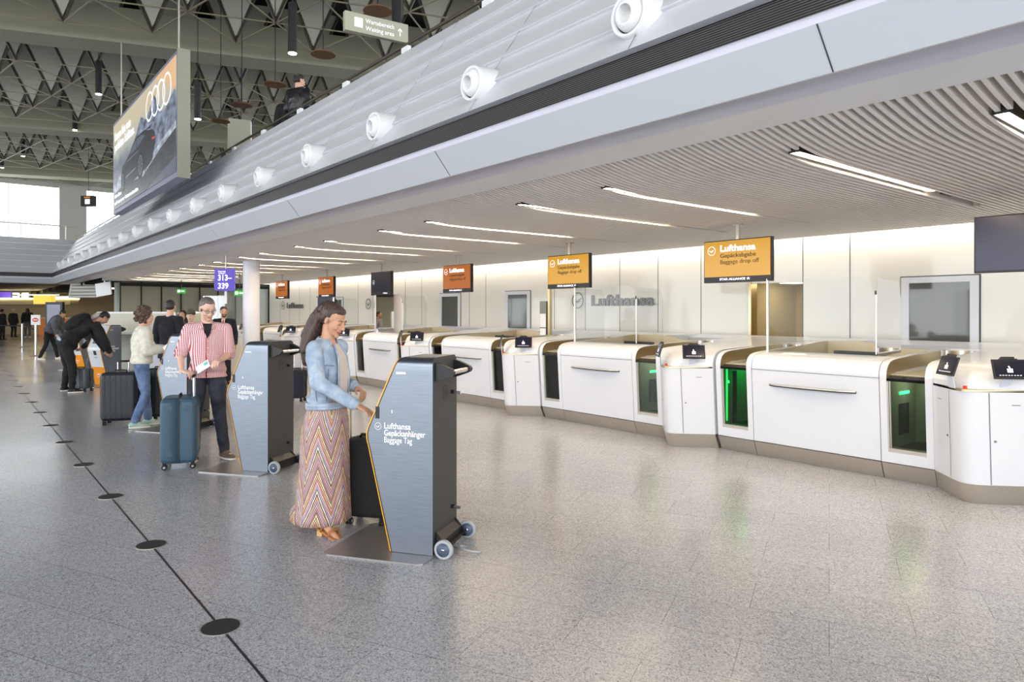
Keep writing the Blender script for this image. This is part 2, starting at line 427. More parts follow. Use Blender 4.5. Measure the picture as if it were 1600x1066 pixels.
# ------------------------------------------------------------------ hall roof: folded pyramids between girders
mb = MB(); bars = MB()
ang = math.atan2(SA,CA)
d1 = D(math.sin(R(70.4)), math.cos(R(70.4))); d2 = D(math.sin(R(10.4)), math.cos(R(10.4))); nb = D(-math.cos(R(70.4)), math.sin(R(70.4)))
A_ = 1.9; ZT, ZTOP = 8.45, 10.7; o0 = Vector((0,0,0))
beams = [20.2-10.2, 20.2, 30.6, 41.0]
def beam_clear(p):
    q = p.dot(nb); return all(abs(q-b) > .95 for b in beams)
for i in range(-34, 34):
    for j in range(-10, 40):
        p = d1*(i*A_)+d2*(j*A_)+Vector((-8,-2,0))
        cen = p+(d1+d2)*A_/3
        if not (-58 < cen.x < 3 and -16 < cen.y < 17): continue
        tc = ((cen.y*SA+cen.x*CA), (cen.y*CA-cen.x*SA))
        if tc[1] < 4 or not (-.95 < tc[0]/tc[1] < .15): continue
        if not beam_clear(cen): continue
        a = p+Vector((0,0,ZTOP)); b = p+d1*A_+Vector((0,0,ZTOP)); c = p+d2*A_+Vector((0,0,ZTOP)); t_ = cen+Vector((0,0,ZT))
        for (u, v) in ((a,b),(b,c),(c,a)):
            g = (u+v+t_)/3; k = .90; th = Vector((0,0,.03))
            tri = [g+(q-g)*k for q in (u, v, t_)]
            mb.add(tri+[q+th for q in tri], [(0,1,2),(3,5,4),(0,3,4,1),(1,4,5,2),(2,5,3,0)], 'roof_panel')
        for u in (a, b, c): bars.bar(t_, u, .05, 'roof_bar')
        for w in (d1, d2, d2-d1):
            q = cen+w*A_
            if beam_clear(q) and -58 < q.x < 3 and q.y < 17: bars.bar(t_, q+Vector((0,0,ZT)), .028, 'roof_chord')
struct(mb.build('ceiling_hall')); struct(bars.build('trim_3'))
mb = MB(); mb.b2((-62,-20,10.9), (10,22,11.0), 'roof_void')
for b in beams:
    T = frame_T(nb*b, d1, nb); L = 60
    mb.box((0,0,8.85), (2*L,.9,.9), 'beam', T=T)
struct(mb.build('ceiling_girders'))
# far hall wall with bright curtained windows
mb = MB()
WS = -44
def wy(px): 
    tt = (px-800)/F; return -WS/(SA-CA*tt)*(SA*tt+CA) 
zt = 8.2
mb.b2((WS-.3,-26,8.2), (WS,22,11), 'concrete')
mb.b2((WS-.3,wy(92),4.2), (WS+.3,wy(134),8.3), 'concrete'); mb.b2((WS-.3,wy(176)+1.2,4.2), (WS,22,8.3), 'concrete')
struct(mb.build('wall_far'))
mb = MB(); mb.b2((WS-.1,-24,4.2), (WS-.05,wy(92),8.2), 'curtain')
for y in np.arange(-22, 4, 2.2): mb.b2((WS-.04,y-.02,4.2), (WS,y+.02,8.2), 'white')
struct(mb.build('window_1'))
mb = MB(); mb.b2((WS-.1,wy(134),4.2), (WS-.05,wy(176)+1.2,8.2), 'curtain'); mb.b2((WS-.04,wy(155)-.02,4.2), (WS,wy(155)+.02,8.2), 'white'); struct(mb.build('window_2'))

# glass balustrade across the end gallery and hand rail along the parapet
rail = thing('gallery_handrail', 'dark hand rail running along the top of the long pale parapet', 'handrail')
mb = MB(); mb.tube([(SX,4.52,5.02),(CORNER-1.2,4.52,5.02)], .022, 'roof_bar'); mb.build('rail', rail)
for i in range(22):
    s = 1.0-1.74*i
    mb = MB(); mb.box((s,4.5,4.93), (.16,.05,.10), 'nozzle'); mb.cyl((s,4.52,4.9), (s,4.52,5.02), .012, .012, 'chrome'); mb.build('bracket', rail)
rail = thing('glass_balustrade', 'thin rail and posts on the end gallery before the bright windows', 'railing')
mb = MB(); mb.tube([(CORNER-1.1,4.4,5.5),(CORNER-1.1,-24,5.5)], .03, 'steel'); mb.build('rail', rail)
for i in range(9):
    y = 4.0-1.7*i
    mb = MB(); mb.b2((CORNER-1.13,y-.02,4.8), (CORNER-1.07,y+.02,5.5), 'steel'); mb.build('post', rail)

# far background under the gallery
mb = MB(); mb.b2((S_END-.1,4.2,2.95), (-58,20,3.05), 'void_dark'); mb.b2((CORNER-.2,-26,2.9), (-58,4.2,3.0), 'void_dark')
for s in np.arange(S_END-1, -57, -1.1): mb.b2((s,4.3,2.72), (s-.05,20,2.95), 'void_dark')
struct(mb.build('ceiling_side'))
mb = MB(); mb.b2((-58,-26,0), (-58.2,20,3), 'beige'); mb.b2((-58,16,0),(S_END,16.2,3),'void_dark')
struct(mb.build('wall_side'))
M['cover_black'] = mat('cover_black', (38,38,42), .6)
M['gate_dark'] = mat('gate_dark', (128,134,128), .35)
M['liner_beige'] = mat('liner_beige', (186,176,150), .4, .3)
M['champagne_soft'] = mat('champagne_soft', (190,176,148), .45, .3)
M['green_dim'] = mat('green_dim', (60,200,100), .5, emit=(50,235,110), es=1.6)
M['green_soft'] = mat('green_soft', (60,200,100), .5, emit=(40,235,100), es=7)
M['screen_navy'] = mat('screen_navy', (16,16,22), .12, emit=(40,42,60), es=.35)
M['screen_white'] = mat('screen_white', (235,235,240), .3, emit=(225,228,240), es=.8)
M['stand_white'] = mat('stand_white', (205,210,222), .35, .2)
M['edge_light'] = mat('edge_light', (226,228,232), .15, coat=.5)
M['sign_pale'] = mat('sign_pale', (168,166,146), .5)
# ------------------------------------------------------------------ floor joint with round covers
mb = MB(); mb.b2((2,1.047-.006,.0), (-40,1.047+.006,.0015), 'black'); o = mb.build('trim_4'); struct(o)
for i in range(17):
    s = -3.63-1.575*i
    mb = MB(); mb.cyl((s,1.047,0), (s,1.047,.003), .098, .098, 'steel', 40, caps=True); mb.cyl((s,1.047,.001), (s,1.047,.005), .092, .092, 'cover_black', 40)
    tag(mb.build('floor_cover'), ['round black floor cover nearest the bottom of the picture', 'second round black floor cover along the joint from the bottom', 'third round black floor cover along the joint from the bottom', 'fourth round black floor cover along the joint from the bottom', 'fifth round black floor cover along the joint from the bottom'][i] if i < 5 else 'small round black floor cover, %s along the joint from the bottom' % ORD[i], 'floor cover', 'round covers on the floor joint')

# ------------------------------------------------------------------ air nozzles on the parapet
ords = ['nearest','second nearest','third nearest','fourth nearest','fifth nearest','sixth nearest','seventh nearest','eighth nearest']
noz = None
for i in range(19):
    s = -2.98-1.74*i
    if noz is None:
        noz = thing('air_nozzle', '', 'air nozzle', (s,3.38,3.52), 0, 'round air nozzles on the parapet')
        T = Matrix.Rotation(R(90), 4, 'X')  # z of the lathe -> -Y
        a = MB(); a.lathe([(.165,-.42),(.160,-.2),(.150,-.02),(.146,.0),(.138,.008),(.128,.004),(.120,-.012),(.120,-.03)], 'nozzle', T, 40); a.build('housing', noz)
        a = MB(); a.lathe([(.119,-.06),(.112,-.012),(.098,.016),(.078,.034),(.062,.040),(.058,.036),(.055,0),(.052,-.05),(.0005,-.055)], 'nozzle', T @ Matrix.Rotation(R(8),4,'X'), 40); a.build('eyeball_outlet', noz)
        q = noz
    else: q = dup(noz); q.location = (s,3.38,3.52)
    q['label'] = ('white round air nozzle on the parapet, %s of the row' % ords[i]) if i < 8 else 'white air nozzle far along the parapet, %s counted from the camera' % ORD[i]

# ------------------------------------------------------------------ check-in modules
Y0 = 6.94
FP = [(-.07,.165),(-.12,.955),(-.122,.99),(-.112,1.04),(-.085,1.085),(-.04,1.115),(.03,1.133),(.14,1.143),(.6,1.165),(1.5,1.19)]
def at_z(z):   # y of the sloping front at height z
    return -.07-.05*(z-.165)/.79
def counter_base(mb, x0, x1, y1):
    mb.prism([(-.07,.16),(.0,0),(y1,0),(y1,.16)], x0, x1, 'steel', 'x')
def make_gate(side):
    t = thing('baggage_gate', '', 'baggage gate', rz=0)
    W = .455; a, b = .062, W-.062
    m = MB()
    for x0, x1 in ((0,a),(b,W)): m.prism(FP+[(1.5,.165)], x0, x1, 'white_panel', 'x', False)
    m.prism([(-.07,.165),(at_z(.27),.27),(.2,.27),(.2,.165)], a, b, 'white_panel', 'x')
    m.prism([(1.5,.165),(1.5,1.19),(3.2,1.2),(3.2,.165)], 0, W, 'white_panel', 'x')
    m.build('shell', t, .006)
    m = MB(); counter_base(m, 0, W, 3.2); m.build('plinth', t)
    m = MB()   # champagne lining along the slot and the rounded chrome end
    up = [q for q in FP if q[1] > .9]
    for x in (a+.002, b-.002):
        A = [(x,y+.002,z-.004) for y, z in up]; B = [(x,y+.10,z-.11) if y < .1 else (x,y,z-.13) for y, z in up]
        m.strip(A, B, 'champagne')
    m.b2((a,-.02,.985), (b,1.28,1.0), 'liner_beige')
    n = 10; A = []; B = []
    for i in range(n+1):
        q = math.pi*i/n; A.append(((a+b)/2+(b-a)/2*math.cos(q), 1.2+.18*math.sin(q), 1.178)); B.append((A[-1][0], A[-1][1], .99))
    m.strip(A, B, 'chrome', True)
    m.build('slot_lining', t)
    m = MB(); m.b2((a,1.39,1.15),(b,1.5,1.185),'white_panel'); m.build('rear_cover', t)
    m = MB(); zs = [.27,.50,.75,.955]
    m.b2((a,.55,.27), (b,.56,.98), 'gate_dark'); m.b2((a,-.02,.27), (b,.55,.29), 'belt')
    m.b2((a,-.05,.29), (a+.004,.55,.98), 'gate_dark'); m.b2((b-.004,-.05,.29), (b,.55,.98), 'gate_dark')
    if side == 'R': m.b2((a+.004,.14,.40), (a+.007,.38,.70), 'black_gloss')
    else: m.b2((a+.004,.12,.30), (a+.007,.2,.90), 'black_gloss')
    m.build('chamber', t)
    m = MB(); A = [(x,at_z(.27)+.012,.275) for x in (a+.002,b-.002)]; B = [(x,at_z(.95)+.012,.95) for x in (a+.002,b-.002)]
    m.add([A[0],A[1],B[1],B[0]]+[(p[0],p[1]+.006,p[2]) for p in (A[0],A[1],B[1],B[0])], [(0,1,2,3),(7,6,5,4),(0,4,5,1),(3,2,6,7)], 'dark_glass'); m.build('glass_door', t)
    m = MB()
    for x0, x1 in ((a,a+.014),(a+.02,a+.03)): m.prism([(at_z(.27)+.004,.27),(at_z(.955)+.004,.955),(at_z(.955)+.03,.955),(at_z(.27)+.03,.27)], x0, x1, 'steel', 'x')
    m.prism([(at_z(.27)+.002,.27),(at_z(.31)+.002,.305),(.02,.305),(.02,.27)], a, b, 'steel', 'x')
    m.prism([(at_z(.95)+.0,.94),(at_z(.97)+.0,.965),(.0,.995),(.0,.97)], a, b, 'black_gloss', 'x'); m.build('door_frame', t)
    m = MB()
    if side == 'L': m.b2((a+.006,-.02,.33), (a+.010,.015,.93), 'green_dim'); m.cyl((a+.012,.02,.78), (a+.018,.02,.78), .014, .014, 'green_led'); m.b2((a+.02,.15,.965),(b-.02,.45,.972),'green_soft')
    else: m.b2((a+.006,.16,.79), (a+.010,.38,.815), 'green_led'); m.b2((a+.05,.05,.968),(b-.05,.45,.972),'led_soft')  # white ceiling strip is an unseen lamp added to brighten the chamber
    m.build('status_and_fill_light', t)
    return t
def make_counter():
    t = thing('staff_counter', '', 'counter'); W = 1.345; g = .004
    m = MB(); m.prism([q for q in FP if q[0] < .5]+[(.30,1.148),(.30,.165)], g, W-g, 'white_panel', 'x')
    m.build('front_panel', t, .01)
    m = MB(); m.prism([(2.9,.165),(2.9,1.15),(3.2,1.2),(3.2,.165)], g, W-g, 'white_panel', 'x'); m.build('rear_panel', t)
    m = MB(); counter_base(m, g, W-g, .35); m.b2((g,.35,0),(W-g,3.2,.16),'steel_dark'); m.build('plinth', t)
    m = MB(); z = .962; m.b2((0,at_z(z)-.003,z-.0025), (W,at_z(z)+.002,z+.0025), 'white_seam'); m.build('panel_joint', t)
    m = MB()   # blade shelf
    y = at_z(.81); pts = [(.20,y),(.30,y-.055),(.62,y-.085),(1.00,y-.08),(1.13,y-.02),(1.13,y)]
    m.prism(pts, .806, .818, 'steel', 'z'); m.prism([(p[0],p[1]+.004) for p in pts], .794, .807, 'black', 'z'); m.build('shelf_blade', t)
    m = MB(); m.prism([(.30,1.14),(1.45,1.225),(1.6,1.225),(1.6,.9),(.3,.9)], g, .02, 'champagne_soft', 'x')
    m.prism([(.02,1.225),(.38,1.235),(.60,1.215),(.86,1.17),(W-g,1.16),(W-g,.6),(.02,.6)], 1.56, 1.6, 'champagne_soft', 'y')
    m.prism([(.30,1.14),(1.6,1.175),(1.6,.9),(.3,.9)], W-.02, W-g, 'champagne_soft', 'x'); m.build('screen_wall', t)
    m = MB(); m.b2((.55,.62,1.07), (1.10,.64,1.165), 'black'); m.b2((.78,.64,.7),(.86,.66,1.1),'black'); m.build('monitor', t, .008)
    m = MB(); m.b2((.02,.3,.72),(W-.02,1.5,.75),'white_panel'); m.build('desk_top', t)
    return t
def pod_outline(k, apex, rnd=.10):
    """plan outline of the pod front: left corner, rounded apex, right corner"""
    L = Vector((.0,0)); A = Vector((.36,apex)); Rr = Vector((.765,0)); out = [L]
    e = max(.001, rnd); d_1 = (L-A).normalized(); d_2 = (Rr-A).normalized()
    p = A+d_1*e; q = A+d_2*e
    for i in range(9):
        u = i/8; out.append((p*(1-u)**2+A*2*u*(1-u)+q*u*u))
    out.append(Rr); return out
def make_pod():
    t = thing('bag_drop_pod', '', 'counter')
    levels = [(.165,-.46),(.935,-.52)]
    m = MB(); O = [[(p.x,p.y+at_z(z),z) for p in pod_outline(1, ap-at_z(z), .16)] for z, ap in levels]
    m.strip(O[0], O[1], 'white_panel', True)
    m.build('cabinet', t)
    m = MB(); a_ = [(p.x,p.y-.07,.165) for p in pod_outline(1,-.39,.16)]; b_ = [(p.x,p.y,0) for p in pod_outline(1,-.40,.14)]
    m.strip(b_, a_, 'steel', True); m.b2((0,0,0),(.765,3.2,.16),'steel'); m.build('plinth', t)
    m = MB(); O2 = [(p.x,p.y,z) for z in (.937,.952) for p in pod_outline(1,-.545,.16)]; n = len(O2)//2
    lo = [(x,y-.12 if False else y-.0,z) for x,y,z in O2[:n]]; hi = O2[n:]
    lo = [(p[0], p[1]-.118*(1 if True else 0) if False else p[1], p[2]) for p in lo]
    m.strip(lo, hi, 'champagne'); m.add(hi, [tuple(range(n))], 'champagne'); m.add(lo, [tuple(range(n))], 'champagne'); m.build('shelf', t)
    m = MB(); S_ = []
    for z, ap, base, rr in ((.953,-.44,-.11,.14),(1.0,-.40,-.12,.16),(1.05,-.33,-.105,.18),(1.09,-.26,-.08,.18),(1.12,-.17,-.04,.18),(1.137,-.07,.03,.14),(1.147,.06,.14,.08)):
        S_.append([(p.x, base+(p.y)*1.0, z) for p in pod_outline(1, ap-base, min(rr, abs(ap-base)*.8+.02))])
    for p, q in zip(S_, S_[1:]): m.strip(p, q, 'white_panel', True)
    top = S_[-1]; m.add(top+[(.765,.14,1.147),(.765,.6,1.165),(0,.6,1.165),(0,.14,1.147)], [tuple(range(len(top)))+(len(top)+1,len(top)+2)], 'white_panel')
    m.prism([(.58,.165),(.58,1.163),(1.5,1.19),(3.2,1.2),(3.2,.165)], 0, .765, 'white_panel', 'x')
    m.prism(FP[:7]+[(.6,1.165),(.6,.165)], 0, .004, 'white_panel', 'x'); m.prism(FP[:7]+[(.6,1.165),(.6,.165)], .761, .765, 'white_panel', 'x')
    m.build('hood', t)
    def flank(side, u, z, off=.004):
        f = (z-.165)/.77; ap = -.46-.06*f; b0 = at_z(z)
        A = Vector((.36,ap)); E = Vector((0,b0)) if side == 'l' else Vector((.765,b0)); p = A+(E-A)*u
        nn = Vector((-(A-E).y, (A-E).x)).normalized()
        if nn.y > 0: nn = -nn
        return Vector((p.x+nn.x*off, p.y+nn.y*off, z)), (A-E).normalized()
    m = MB()
    for side, u in (('r',.36),('l',.42)):
        p, e = flank(side, u, .17); q, _ = flank(side, u, .93); e3 = Vector((e.x,e.y,0))*.0025; m.add([p-e3,p+e3,q+e3,q-e3], [(0,1,2,3)], 'white_seam')
    m.build('door_joint', t)
    m = MB()
    for side, u in (('r',.72),('l',.75)):
        p, e = flank(side, u, .83); e3 = Vector((e.x,e.y,0))*.035; z = Vector((0,0,.0025)); m.add([p-e3-z,p+e3-z,p+e3+z,p-e3+z], [(0,1,2,3)], 'white_seam')
    m.build('slot', t)
    for side, u in (('r',.43),('l',.5)):
        p, e = flank(side, u, .53, 0); q, _ = flank(side, u, .53, .008); m = MB(); m.cyl(p, q, .009, .009, 'steel_dark'); m.build('lock', t)
    m = MB(); m.cyl((.36,-.455,.95), (.36,-.455,.957), .02, .02, 'yellow'); m.cyl((.36,-.455,.957), (.36,-.455,.982), .014, .014, 'red'); m.build('stop_button', t)
    for loc, rz, bp in (((.215,-.40,1.135), R(-42), (.245,-.40,.953)), ((.62,-.28,1.125), R(44), (.58,-.25,.953))):
        tb = MB(); TT = Matrix.Translation(loc) @ Matrix.Rotation(rz,4,'Z') @ Matrix.Rotation(R(-18),4,'X')
        tb.box((0,0,0), (.255,.014,.165), 'black', T=TT); tb.box((0,.004,.092),(.10,.03,.025),'black',T=TT); tb.box((0,-.002,.084),(.14,.02,.01),'black',T=TT)
        o = tb.build('tablet', t, .004)
        sc = MB(); sc.box((0,-.0078,.004), (.228,.001,.138), 'screen_navy', T=TT)
        sc.box((0,-.0092,-.012), (.042,.001,.032), 'screen_white', T=TT); sc.box((.004,-.0092,.016), (.010,.001,.022), 'screen_white', T=TT @ Matrix.Rotation(R(-25),4,'Y'))
        for kx in range(8): sc.box((-.08+kx*.022,-.0092,-.052), (.012,.001,.005), 'screen_white', T=TT)
        sc.build('screen', o)
        st = MB(); P_ = TT @ Vector((0,.012,-.02)); q = Vector(bp); rv = (TT.to_3x3() @ Vector((1,0,0)))
        st.add([q-rv*.045,q+rv*.045,P_+rv*.03,P_-rv*.03]+[v+(TT.to_3x3() @ Vector((0,.008,0))) for v in (q-rv*.045,q+rv*.045,P_+rv*.03,P_-rv*.03)], [(0,1,2,3),(7,6,5,4),(0,4,5,1),(1,5,6,2),(2,6,7,3),(3,7,4,0)], 'stand_white'); st.build('tablet_stand', t)
    return t
gl, gr, ct, pd = make_gate('L'), make_gate('R'), make_counter(), make_pod()
where = ['nearest the camera','second from the right','third from the right','fourth from the right, behind the front ticket machine','beyond the woman in denim','next to the white column','farthest along the white wall']
for k in range(-1, 7):
    s0 = -4.68-PITCH*k; first = k == -1
    w = 'at the right edge of the picture' if k == -1 else where[k]
    for src, dx, lab, grp in ((gl,0,'green-lit baggage gate left of the counter %s','baggage gates'),(ct,.458,'white staff counter with a blade shelf, %s','white staff counters'),(gr,1.807,'dark-glass baggage gate right of the counter %s','baggage gates'),(pd,2.264,'white wedge-shaped pod with two tablets, %s','bag drop pods')):
        if k == -1 and src in (gr, pd): continue
        q = src if (first or (k == 0 and src in (gr, pd))) else dup(src)
        q.location = (s0+dx, Y0, 0)
        if src in (ct,): q['label'] = lab % w
        else: q['label'] = lab % w
        q['group'] = grp
        if k == 6 and src is pd: pass
# plexiglass screens
thin_glass('plexi', (.95,.96,.955), 1.22)
plx = None
for k in (0, 1, 3, 4):
    s0 = -4.68-PITCH*k+.458
    if plx is None:
        plx = thing('acrylic_screen', '', 'protective screen', (s0,Y0+.12,1.14), 0, 'acrylic screens on the counters')
        m = MB(); o_ = [(.06,0),(1.02,0),(1.02,.80)]; 
        arc = [(1.22+.0,.62),(1.20,.70),(1.15,.76),(1.07,.80)]
        m.prism([(.06,.0),(1.22,.0)]+arc+[(.06,.80)], 0, .006, 'plexi', 'y'); m.build('front_pane', plx)
        m = MB(); m.prism([(.006,.0),(.62,.03),(.62,.70),(.56,.78),(.006,.80)], .05, .056, 'plexi', 'x'); m.build('left_pane', plx)
        m = MB(); m.prism([(.006,.0),(.55,.03),(.55,.60),(.48,.76),(.006,.78)], 1.222, 1.228, 'plexi', 'x'); m.build('right_pane', plx)
        m = MB(); m.b2((.044,-.012,0), (.064,.008,.82), 'edge_light'); m.b2((.056,-.02,.80),(.085,.01,.825),'black'); m.build('corner_post', plx)
        m = MB(); m.b2((1.212,-.004,.03), (1.222,.006,.66), 'edge_light'); m.b2((1.205,-.006,.62),(1.222,.0,.66),'black'); m.build('edge_clip', plx)
        q = plx
    else: q = dup(plx); q.location = (s0,Y0+.12,1.14)
    q['label'] = {0:'clear acrylic screen on the counter nearest the camera',1:'clear acrylic screen in front of the raised wall lettering nearest',3:'clear acrylic screen on the counter right of the woman in denim',4:'clear acrylic screen on the counter behind the head of the woman in denim'}[k]

# raised lettering on the white wall
for i, (s, w, lab) in enumerate(((-9.96,1.62,'raised grey wall lettering with round bird emblem, the largest and nearest'),(-19.35,1.62,'raised grey wall lettering with emblem behind the middle acrylic screen'),(-26.6,1.62,'raised grey wall lettering with emblem at the far left of the wall'))):
    t = thing('wall_lettering', lab, 'wall lettering', (s,NW-.03,1.82), 0, 'raised airline letterings')
    T = frame_T((.0,0,-.11),(1,0,0),(0,0,1)); m = MB(); text_into(m, 'Lufthansa', .30, 'letter_grey', T, w, .008, depth=.03); m.build('letters', t)
    m = MB(); T2 = frame_T((-.38,-.015,0),(1,0,0),(0,0,1)); ring_logo(m, .17, 'letter_grey', T2, .12); ring_logo(m, .17, 'letter_grey', frame_T((-.38,0,0),(1,0,0),(0,0,1)), .12); m.build('emblem', t)

# ------------------------------------------------------------------ hanging displays
def scr(name, rgb, es, face=None):
    M[name] = mat(name, tuple(int(c*.5) for c in rgb), .2, emit=rgb, es=es)
scr('scr_yellow', (236,172,16), .42); scr('scr_orange', (196,108,34), .42); scr('scr_dark', (44,44,58), .3); scr('scr_navy', (36,36,72), .3)
M['disp_white'] = mat('disp_white', (240,240,250), .4, emit=(238,236,255), es=.9)
M['disp_dark'] = mat('disp_dark', (70,50,20), .5)
def display(s, kind, lab):
    t = thing('overhead_display', lab, 'display screen', (s,7.7,0), 0, 'hanging displays over the counters')
    m = MB(); m.b2((-.022,.02,2.5), (.022,.06,2.74), 'steel'); m.b2((-.06,0,2.69),(.06,.08,2.70),'steel'); m.build('pole', t)
    m = MB(); m.b2((-.485,-.0,1.965), (.485,.06,2.51), 'black'); m.b2((-.44,.06,2.0),(.47,.075,2.5),'white'); m.build('casing', t, .004)
    m = MB(); face = {'y':'scr_yellow','o':'scr_orange','d':'scr_dark','n':'scr_navy'}[kind]
    m.b2((-.47,-.006,2.04 if kind != 'n' else 1.985), (.47,-.001,2.497), face); m.build('screen', t)
    m = MB(); X = (1,0,0); Z = (0,0,1)
    if kind in 'yo':
        text_into(m, 'Lufthansa', .115, 'disp_white', frame_T((-.235,-.008,2.365),X,Z), .50, .0022)
        text_into(m, 'Gepäckabgabe', .075, 'disp_dark', frame_T((-.235,-.008,2.285),X,Z), .51, .0006)
        text_into(m, 'Baggage drop off', .075, 'disp_dark', frame_T((-.235,-.008,2.205),X,Z), .55)
        text_into(m, 'STAR ALLIANCE \u2606', .038, 'disp_white', frame_T((-.24,-.008,1.995),X,Z), .44, .0008)
        ring_logo(m, .058, 'disp_white', frame_T((-.36,-.008,2.38),X,Z), .1)
    elif kind == 'd':
        ring_logo(m, .05, 'disp_white', frame_T((-.34,-.008,2.27),X,Z), .1); text_into(m, 'Lufthansa', .04, 'disp_white', frame_T((.12,-.008,2.0),X,Z), .2)
    if m.v: m.build('lettering', t)
    return t
display(-1.88, 'n', 'blank navy display screen hanging at the right edge of the picture')
display(-4.98, 'y', 'yellow bag drop display, the largest and nearest with lettering')
display(-8.06, 'y', 'yellow bag drop display, second from the right, above the acrylic screen')
display(-11.23, 'o', 'orange bag drop display hanging left of the glazed doors, third from the right')
display(-14.33, 'd', 'dark display screen hanging between two orange ones')
display(-17.37, 'o', 'orange bag drop display hanging above the head of the woman in denim')
display(-20.56, 'o', 'small orange bag drop display, leftmost of the row')
# post with notice box between the doors
t = thing('sign_post', 'slim champagne post with a grey notice box before the white wall', 'sign post', (G(859, 12.6).x, G(859, 12.6).y, 0))
m = MB(); m.b2((-.03,-.03,0), (.03,.03,2.3), 'champagne'); m.b2((-.1,-.1,0),(.1,.1,.02),'steel'); m.build('post', t)
m = MB(); m.b2((-.22,-.05,1.1), (-.04,.0,1.78), 'steel_dark'); m.b2((-.21,-.056,1.3),(-.05,-.05,1.55),'white'); m.b2((-.21,-.056,1.15),(-.05,-.05,1.28),'white'); m.build('notice_box', t)

# purple counter-number sign
M['purple'] = mat('purple', (58,40,136), .4, emit=(86,60,200), es=.32)
P = G(353, 14.4)
t = thing('counter_number_sign', 'three-sided purple hanging sign reading 313 to 339', 'sign', (P.x,P.y,0), yaw(.22,1))
m = MB(); m.cyl((0,0,2.45), (0,0,2.80), .013, .013, 'steel'); m.build('pole', t)
m = MB(); tri = [(-.19,-.08),(.27,-.05),(.02,.26),(-.24,.03)]; m.prism([(-.20,-.10),(.27,-.10),(.06,.24),(-.25,.0)], 2.02, 2.48, 'purple', 'z'); m.build('body', t)
m = MB(); X = (1,0,0); Z = (0,0,1)
text_into(m, '313–', .165, 'disp_white', frame_T((-.12,-.103,2.235),X,Z), .32, .003); text_into(m, '339', .165, 'disp_white', frame_T((-.12,-.103,2.065),X,Z), .24, .003)
text_into(m, 'Flugsteige', .04, 'disp_white', frame_T((-.11,-.103,2.41),X,Z), .17); text_into(m, 'Terminal 1', .04, 'disp_white', frame_T((-.11,-.103,2.37),X,Z), .17)
T = frame_T((-.252,0,0), Vector((.05,-.10,0)), Z)
for z, h in ((2.09,.08),(2.25,.08),(2.40,.03)): m.box((.055,h/2+z,.004), (.05,h,.002), 'disp_white', T=T)
m.build('lettering', t)
m = MB(); m.b2((-.02,-.02,1.75),(.03,.0,2.02),'white'); m.build('hanging_tag', t)

# ------------------------------------------------------------------ billboard over the hall
M['bb_frame'] = mat('bb_frame', (118,120,140), .5); M['bb_side'] = mat('bb_side', (150,150,132), .5)
m = M['bb_sky'] = mat('bb_sky', (30,30,30), .3, emit=(255,255,255), es=.5); t_ = NT(m)
v = t_.sep(t_.coord('Object')); nz = t_.n('TexNoise'); nz.inputs['Scale'].default_value = 1.6; nz.inputs['Detail'].default_value = 6; t_.l(t_.coord('Object',(1,1,2)), nz.inputs['Vector'])
h = t_.math('ADD', t_.math('MULTIPLY', v[2], .43), t_.math('MULTIPLY', nz.outputs['Fac'], .25))
t_.l(t_.ramp(h, [(.0,(58,62,74)),(.22,(96,104,122)),(.38,(120,128,146)),(.50,(150,158,172)),(.62,(122,134,150)),(.78,(206,210,200)),(.95,(236,222,190)),(1.1,(240,200,150))][:7]), t_.p.inputs['Emission Color'])
BBS0, BBS1, BBZ0, BBZ1, BBN = -20.3, -13.7, 4.08, 6.42, 3.2
t = thing('advertising_billboard', 'large hanging advertising billboard with a dark car and four rings', 'billboard', ((BBS0+BBS1)/2, BBN, BBZ0))
m = MB(); w = (BBS1-BBS0)/2; hh = BBZ1-BBZ0; m.b2((-w,0,0), (w,.2,hh), 'bb_frame'); m.b2((w,-.01,-.02),(w+.015,.21,hh+.02),'bb_side'); m.build('casing', t)
m = MB(); m.b2((-w+.1,-.01,.1), (w-.08,-.004,hh-.08), 'bb_sky'); pic = m.build('poster', t)
def BB(u, v, z=.0): return (-w+.1+u*(2*w-.18), -.012-z, .1+v*(hh-.18))
def bbpoly(mb, pts, m, z): mb.add([BB(u,v,z) for u, v in pts], [tuple(range(len(pts)))], m)
for nm, c, e in (('bb_mount',(112,122,140),.62),('bb_warm',(240,196,150),.7),('bb_road',(56,58,64),.55),('bb_car',(38,42,52),.5),('bb_glass',(84,98,116),.6),('bb_shine',(120,128,142),.6),('bb_white',(250,250,250),.95),('bb_tyre',(14,14,16),.3),('bb_red',(210,60,50),.8),('bb_mist',(150,158,172),.62)):
    M[nm] = mat(nm, tuple(int(q*.4) for q in c), .4, emit=c, es=e*.8)
    if nm in ('bb_mount','bb_road','bb_mist'):
        t_ = NT(M[nm]); nz = t_.n('TexNoise'); nz.inputs['Scale'].default_value = 3; nz.inputs['Detail'].default_value = 8; t_.l(t_.coord('Object', (1,1,4 if nm == 'bb_road' else 2)), nz.inputs['Vector'])
        t_.l(t_.ramp(nz.outputs['Fac'], [(.35,tuple(int(q*.62) for q in c)),(.68,tuple(min(255,int(q*1.5)) for q in c))]), t_.p.inputs['Emission Color'])
m = MB()
bbpoly(m, [(.72,1),(1,1),(1,.70),(.93,.78),(.86,.9)], 'bb_warm', .001)
bbpoly(m, [(.40,.58),(.52,.78),(.6,.70),(.72,.86),(.84,.60),(1,.74),(1,.3),(.40,.3)], 'bb_mount', .001)
bbpoly(m, [(0,.30),(.15,.36),(.4,.32),(.55,.25),(.75,.34),(1,.44),(1,.18),(.5,.05),(0,.0)], 'bb_mist', .0015)
bbpoly(m, [(0,.0),(0,.18),(.2,.22),(.55,.16),(.8,.30),(1,.38),(1,.14),(.6,.0)], 'bb_road', .002)
m.build('landscape', pic)
m = MB()
